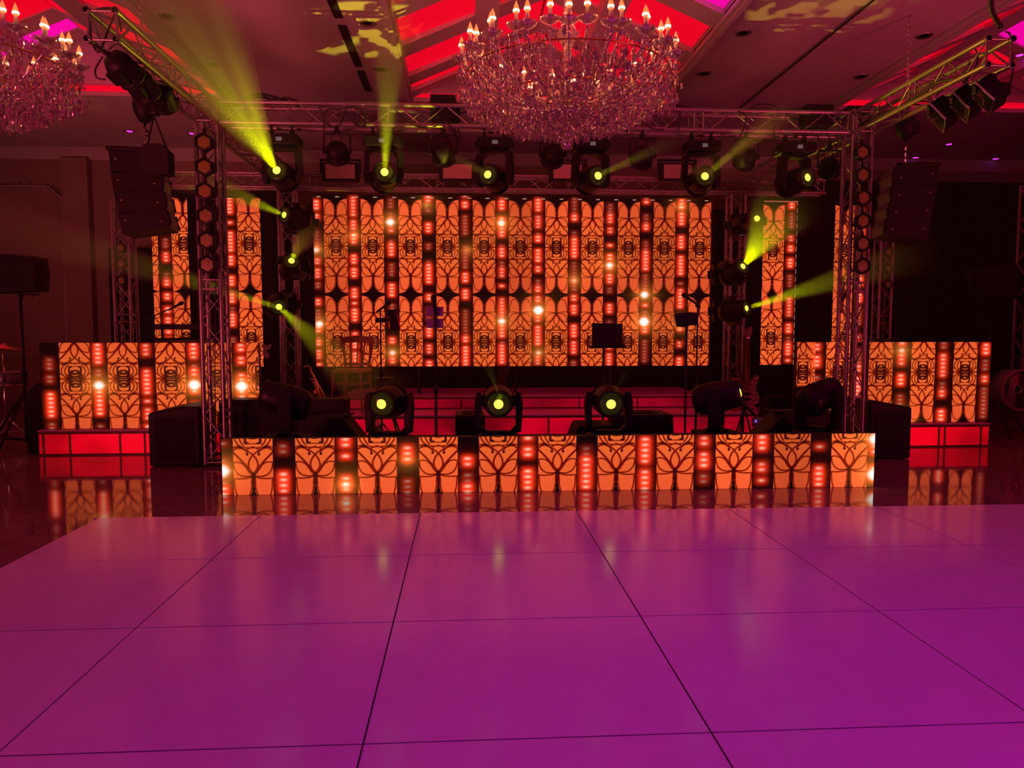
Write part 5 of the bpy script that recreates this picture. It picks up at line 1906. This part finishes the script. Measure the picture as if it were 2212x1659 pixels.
# fire extinguisher behind the guitar
p = W(1587, 865, 10.85)
t = thing('fire_extinguisher', 'dark red fire extinguisher standing left of the striped guitar', 'fire extinguisher', (p.x, 10.85, 0.302))
mb = MB(); mb.lathe([(0, 0), (0.06, 0), (0.065, 0.02), (0.065, 0.40), (0.05, 0.46), (0.02, 0.49), (0, 0.49)], 18); mb.build('cylinder', 'red', t)
mb = MB(); mb.box(-0.02, 0.02, -0.02, 0.02, 0.48, 0.53, 0.004); mb.tube([(0, 0, 0.52), (-0.07, 0, 0.56)], 0.008, 6); mb.tube([(0, 0, 0.50), (-0.07, 0, 0.52)], 0.008, 6); mb.build('valve', 'black', t)
mb = MB(); mb.tube(catmull([(0.02, 0, 0.50), (0.09, 0, 0.48), (0.095, -0.01, 0.30), (0.085, -0.01, 0.16)]), 0.009, 7); mb.build('hose', 'black', t)

# pedal / small mixer with blue lights
p = G(1640, 926, 0.0)
q = W(1642, 912, 9.0)
t = thing('effect_pedal', 'small pale mixer with blue lights on a low stand beside the big wedge', 'mixer', (q.x, 9.0, q.z), R(-18))
mb = MB(); mb.T = Matrix.Rotation(R(38), 4, 'X'); mb.box(-0.10, 0.10, -0.06, 0.07, -0.02, 0.015, 0.004); mb.build('case', 'grey', t)
mb = MB(); mb.T = Matrix.Rotation(R(38), 4, 'X')
for dx, dy in ((-0.06, -0.01), (-0.045, -0.01), (-0.05, 0.015), (0.05, 0.04), (0.065, 0.04), (0.04, 0.045)):
    mb.box(dx - 0.005, dx + 0.005, dy - 0.005, dy + 0.005, 0.015, 0.02)
mb.build('indicator', 'bluedot', t)
mb = MB()
mb.tube([(0, 0, -0.02), (0, 0, -q.z + 0.2)], 0.010, 7)
for k in range(3):
    a = R(30 + 120 * k)
    mb.tube([(0, 0, -q.z + 0.22), (0.16 * math.cos(a), 0.16 * math.sin(a), -q.z + 0.005)], 0.009, 6)
mb.build('stand', 'blackmetal', t)
# round headphones / cable drum on the right riser
p = W(1588, 905, 9.6)
t = thing('tripod_stand', 'black folded tripod stand standing right of the right pointing moving head', 'stand', (W(1606, 880, 9.3).x, 9.3, 0.002))
mb = MB()
zz = W(1606, 868, 9.3).z
mb.tube([(0, 0, 0.05), (0, 0, zz)], 0.014, 8)
mb.build('pole', 'blackmetal', t)
mb = MB()
mb.tube([(0, 0, zz - 0.02), (0.17, -0.05, zz - 0.22)], 0.018, 7); mb.tube([(0, 0, zz - 0.02), (0.12, -0.10, 0.0)], 0.013, 7); mb.tube([(0, 0, zz - 0.1), (-0.16, -0.06, 0.0)], 0.013, 7); mb.tube([(0, 0, zz - 0.1), (0.02, 0.2, 0.0)], 0.013, 7)
mb.build('legs', 'blackmetal', t)

# ================================================================== LEFT SIDE GEAR
def tripod_speaker(label, px, py0, py1, Y, pxw, rz, tilt, foot_z=0.0, foot_labels=None):
    c = W(px, (py0 + py1) / 2, Y)
    h = (W(px, py0, Y).z - W(px, py1, Y).z)
    wd = pxw / FPX * Y
    t = thing('tripod_speaker', label, 'speaker', (c.x, Y, c.z - h / 2), rz)
    mb = MB(); mb.prism([(-wd / 2, 0.0), (wd / 2, 0.03), (wd / 2 + 0.02, h * 0.5), (wd / 2, h - 0.03), (-wd / 2, h)], -0.17, 0.17, 'y'); mb.build('cabinet', 'black', t)
    mb = MB(); mb.box(-wd / 2 - 0.012, -wd / 2, -0.155, 0.155, 0.02, h - 0.02, 0.004); mb.build('grille', 'grey', t)
    mb = MB()
    for z in (h * 0.3, h * 0.7):
        mb.tube([(wd / 2, 0, z), (wd / 2 + 0.05, 0, z), (wd / 2 + 0.05, 0, z + 0.06)], 0.010, 6)
    mb.tube(catmull([(wd / 2, 0.02, h * 0.8), (wd / 2 + 0.09, 0.02, h * 0.6), (wd / 2 + 0.06, 0.02, h * 0.2), (wd * 0.2, 0.02, -0.06)]), 0.006, 6)
    mb.build('cable', 'cable', t)
    mb = MB(); mb.lathe([(0.0, -0.06), (0.03, -0.06), (0.03, 0.0), (0, 0)], 12); mb.box(-0.03, 0.20, -0.03, 0.03, -0.02, 0.0); mb.build('mount', 'blackmetal', t)
    return t, c, h


t, c, h = tripod_speaker('black speaker turned sideways on a tripod at the left edge', 42, 550, 634, 9.45, 84, 0, 0)
s = thing('speaker_tripod', 'tall black tripod stand under the speaker at the left edge', 'stand', (c.x, 9.45, 0.002))
top = c.z - h / 2 - 0.06
mb = MB(); mb.tube([(0, 0, 0.12), (0.0, 0, 0.95)], 0.022, 10); mb.tube([(0, 0, 0.8), (0, 0, top)], 0.017, 10); mb.lathe([(0, 0.93), (0.035, 0.93), (0.035, 1.0), (0, 1.0)], 12); mb.build('pole', 'blackmetal', s)
for a in (88, 175, 262):
    a = R(a)
    mb = MB(); mb.tube([(0.02 * math.cos(a), 0.02 * math.sin(a), 0.72), (0.52 * math.cos(a), 0.52 * math.sin(a), 0.02)], 0.014, 8); mb.tube([(0, 0, 0.15), (0.38 * math.cos(a), 0.38 * math.sin(a), 0.22)], 0.010, 7)
    mb.lathe([(0, 0), (0.025, 0.0), (0.025, 0.04), (0, 0.05)], 8, Matrix.Translation((0.52 * math.cos(a), 0.52 * math.sin(a), 0.0)))
    mb.build('leg', 'blackmetal', s)

# black flight case / speaker beside the left platform
p0_, p1_ = G(62, 985), G(88, 985)
t = slab_box('floor_speaker', 'narrow black speaker standing on end left of the red platform', 'speaker', [(0, 0), (0.30, 0), (0.30, 0.78), (0.12, 0.86), (0.0, 0.70)], 0, 0.4, (p0_.x - 0.10, 9.35, 0.004), R(8))
mb = MB(); mb.box(0.04, 0.26, -0.008, 0.0, 0.06, 0.62, 0.003); mb.build('grille', 'fabric', t)

# cymbal and small drums at the far left
t = thing('cymbal_stand', 'cymbal stand with small drums half cut by the left edge', 'drums', (W(8, 800, 10.0).x, 10.0, 0.002))
mb = MB(); mb.tube([(0, 0, 0), (0, 0, 1.3)], 0.013, 8); tripod_base(mb, 0.4, 0.3); mb.build('stand', 'chrome', t)
mb = MB(); mb.T = Matrix.Translation((0.02, 0, 1.30)) @ Matrix.Rotation(R(12), 4, 'Y'); mb.lathe([(0.0, 0.03), (0.04, 0.02), (0.06, 0.0), (0.24, -0.015), (0.24, -0.018), (0.05, -0.004), (0, 0.02)], 24); mb.build('cymbal', 'brass', t)
mb = MB(); mb.T = Matrix.Translation((0.12, -0.05, 0.80)); mb.lathe([(0.0, 0), (0.17, 0), (0.17, 0.16), (0, 0.16)], 24); mb.build('drum_shell', 'grey', t)
mb = MB(); mb.T = Matrix.Translation((0.12, -0.05, 0.80))
for zz in (0.0, 0.16):
    mb.tube([(0.178 * math.cos(a), 0.178 * math.sin(a), zz) for a in [R(i * 15) for i in range(25)]], 0.007, 6, caps=False)
for k in range(8):
    a = R(45 * k); mb.box(0.172 * math.cos(a) - 0.006, 0.172 * math.cos(a) + 0.006, 0.172 * math.sin(a) - 0.012, 0.172 * math.sin(a) + 0.002, 0.03, 0.13)
mb.build('hoop', 'chrome', t)

# keyboard tiers with microphone on the left booth
Yk = 10.1
a, b = W(330, 702, Yk), W(408, 702, Yk)
t = thing('keyboard_rack', 'dark two tier keyboard rack standing behind the left LED booth', 'keyboard', (a.x, Yk, 0.306))
Wd = b.x - a.x + 0.35
z1, z2 = W(360, 706, Yk).z - 0.306, W(360, 736, Yk).z - 0.306
for z in (z1, z2):
    mb = MB(); mb.box(0, Wd, 0, 0.30, z - 0.035, z + 0.035, 0.008); mb.build('keyboard', 'black', t)
mb = MB(); mb.box(0.02, Wd - 0.02, -0.004, 0.0, z2 - 0.02, z2 + 0.005)
for k in range(7):
    mb.box(0.35 + k * 0.06, 0.36 + k * 0.06, -0.012, 0.0, z2 - 0.02, z2 - 0.005)
mb.build('control_knobs', 'steel', t)
mb = MB()
for x in (0.06, Wd - 0.06):
    mb.tube([(x, 0.15, 0.0), (x, 0.15, z1)], 0.015, 8); mb.box(x - 0.02, x + 0.02, 0.0, 0.3, 0.0, 0.03)
mb.build('stand', 'blackmetal', t)
p = W(334, 700, Yk - 0.15)
mic_stand('boom microphone over the keyboard rack behind the left booth', (p.x, Yk - 0.2, 0.306), W(334, 684, Yk).z, (0.9, -0.1, 0.45), (0.26, -0.02, 0.11))

# small device on the right booth
p = W(1908, 734, 9.6)
t = thing('dj_mixer', 'small dark control box peeking above the right LED booth', 'control box', (p.x, 9.6, p.z - 0.02))
mb = MB(); mb.box(-0.08, 0.08, -0.08, 0.08, -0.02, 0.03, 0.006); mb.build('case', 'black', t)
mb = MB(); mb.box(-0.05, 0.03, -0.083, -0.079, 0.0, 0.018); mb.build('badge', 'grey', t)
mb = MB(); mb.box(-0.7, 0.9, -0.12, 0.25, -0.05, -0.022, 0.004); mb.build('table', 'blackmetal', t)
mb = MB()
for x in (-0.65, 0.85):
    mb.tube([(x, 0.05, -0.05), (x, 0.05, 0.31 - p.z + 0.02)], 0.018, 8)
mb.build('table_leg', 'blackmetal', t)

# ================================================================== RIGHT SIDE GEAR
t, c, h = tripod_speaker('black speaker on a stand in the dark at the right, pale front edge', 2142, 574, 646, 10.6, 84, math.pi, 0)
s = thing('speaker_tripod', 'black tripod stand under the speaker in the dark at the right', 'stand', (c.x, 10.6, 0.002))
mb = MB(); mb.tube([(0, 0, 0.1), (0, 0, c.z - h / 2 - 0.06)], 0.018, 10); mb.build('pole', 'blackmetal', s)
for a in (200, 330, 80):
    a = R(a)
    mb = MB(); mb.tube([(0.02 * math.cos(a), 0.02 * math.sin(a), 0.72), (0.5 * math.cos(a), 0.5 * math.sin(a), 0.02)], 0.014, 8); mb.tube([(0, 0, 0.15), (0.36 * math.cos(a), 0.36 * math.sin(a), 0.22)], 0.010, 7)
    mb.build('leg', 'blackmetal', s)
# bass drum
pc = W(2206, 843, 9.9)
t = thing('bass_drum', 'dark red round drum standing on legs at the right edge', 'drum', (pc.x, 9.9, pc.z))
rr = 46 / FPX * 9.9
mb = MB(); mb.T = ROT; mb.lathe([(0.0, -0.25), (rr, -0.25), (rr, 0.0), (0.0, 0.0)], 36); mb.build('shell', 'grey', t)
dh = mat('drum_head', (0.30, 0.16, 0.17), 0.35)
nt = dh.node_tree
tc = nt.nodes.new('ShaderNodeTexCoord'); gr = nt.nodes.new('ShaderNodeTexWave'); gr.wave_type = 'BANDS'; gr.inputs['Scale'].default_value = 1.3; gr.inputs['Distortion'].default_value = 3
rp = nt.nodes.new('ShaderNodeValToRGB'); rp.color_ramp.elements[0].color = (0.06, 0.03, 0.04, 1); rp.color_ramp.elements[1].color = (0.35, 0.2, 0.22, 1); rp.color_ramp.elements[0].position = .35; rp.color_ramp.elements[1].position = .5
nt.links.new(tc.outputs['Object'], gr.inputs['Vector']); nt.links.new(gr.outputs['Fac'], rp.inputs['Fac']); nt.links.new(rp.outputs['Color'], nt.nodes['Principled BSDF'].inputs['Base Color'])
mb = MB(); mb.T = ROT; mb.lathe([(0.0, 0.001), (rr * 0.93, 0.001), (rr * 0.93, 0.004), (0, 0.006)], 36); mb.build('head', dh, t)
mb = MB(); mb.T = ROT; mb.lathe([(rr * 0.92, -0.01), (rr * 1.04, -0.01), (rr * 1.04, 0.02), (rr * 0.92, 0.02), (rr * 0.92, -0.01)], 36); mb.build('hoop', M['plasterdark'], t)
mb = MB(); mb.T = Matrix.Translation((-0.06, 0, 0.02)) @ ROT; mb.lathe([(0.05, 0.006), (0.066, 0.006), (0.066, 0.022), (0.05, 0.022), (0.05, 0.006)], 24); mb.build('port_ring', 'chrome', t)
mb = MB(); mb.T = Matrix.Translation((-0.06, 0, 0.02)) @ ROT; mb.lathe([(0.0, 0.007), (0.05, 0.007), (0.0, 0.012)], 24); mb.build('port', 'tape', t)
mb = MB()
for s_ in (-1, 1):
    mb.tube([(s_ * rr * 0.75, 0.1, -rr * 0.6), (s_ * rr * 0.9, -0.15, -pc.z + 0.01)], 0.014, 7)
mb.build('leg', 'blackmetal', t)
t = thing('drum_rack_arm', 'short drum rack arm with a clamp above the round drum', 'drum hardware', (W(2190, 775, 9.9).x, 9.9, W(2190, 775, 9.9).z))
mb = MB(); mb.tube([(-0.12, 0, 0.0), (0.05, 0, 0.03), (0.22, 0, 0.05)], 0.010, 7); mb.ball((-0.13, 0, 0.0), 0.018, 8); mb.tube([(0.06, 0, 0.03), (0.06, 0.0, -0.16)], 0.009, 7); mb.build('arm', 'blackmetal', t)

# garland of small lights round the arch on the left back wall
t = thing('light_garland', 'unlit string light garland outlining the arched niche on the left back wall', 'string lights')
pix = [(-40, 402), (0, 402), (40, 401), (100, 403), (118, 415), (132, 428), (136, 450), (138, 520), (140, 600), (143, 700), (145, 760)]
pts = [W(x, y, YB - 0.03) for x, y in pix]
mb = MB(); mb.tube(catmull(pts, 4), 0.018, 6); mb.build('cord', 'plaster', t)
mb = MB()
mb.tube([(0, 0, 0), (0.05, -0.02, 0.05)], 0.008, 5)
me = mb.mesh('bulb_clip', 'blackmetal')
for p in catmull(pts, 3):
    obj('bulb_clip', me, t, p)
t = thing('light_garland', 'second unlit string light garland running down the pilaster by the left hanging speakers', 'string lights')
pts = [W(x, y, YB - 0.06) for x, y in ((246, 400), (247, 480), (249, 560), (252, 640), (255, 720))]
mb = MB(); mb.tube(catmull(pts, 4), 0.018, 6); mb.build('cord', 'plaster', t)

# grey paper butterfly on the left strip
q = W(575, 757, 11.6)
mb = MB()
w1 = [(0.0, 0.0), (0.05, 0.02), (0.085, 0.09), (0.06, 0.10), (0.02, 0.07), (-0.02, 0.09), (-0.06, 0.09), (-0.05, 0.02), (-0.02, 0.0), (-0.05, -0.05), (-0.02, -0.11), (0.03, -0.12), (0.05, -0.06)]
mb.prism(w1, -0.006, 0.0, 'y')
tag(mb.build('paper_butterfly', 'plaster', None, q), 'small grey butterfly shaped ornament at the right edge of the left LED strip', 'ornament')
mb = MB()
mb.tube([q + Vector((0, 0.0, -0.1)), Vector((q.x, q.y, 0.02))], 0.004, 5)
mb.box(q.x - .05, q.x + .05, q.y - .05, q.y + .05, 0.001, 0.015)
tag(mb.build('ornament_rod', 'blackmetal'), 'thin rod on which the grey butterfly ornament stands', 'rod')

# faint yellow reflection scraps on the dance floor come from the lamps; thin general haze over the stage
def general_haze():
    m = haze_mat(0.0055)
    mb = MB()
    mb.box(-8.5, 8.5, 7.0, 15.0, 0.01, ZC - 0.1)
    o = mb.build('stage_haze', m)
    tag(o, 'thin haze hanging in the air over the whole stage', 'haze', kind='stuff')


general_haze()
for me in list(bpy.data.meshes):
    if me.users == 0:
        bpy.data.meshes.remove(me)
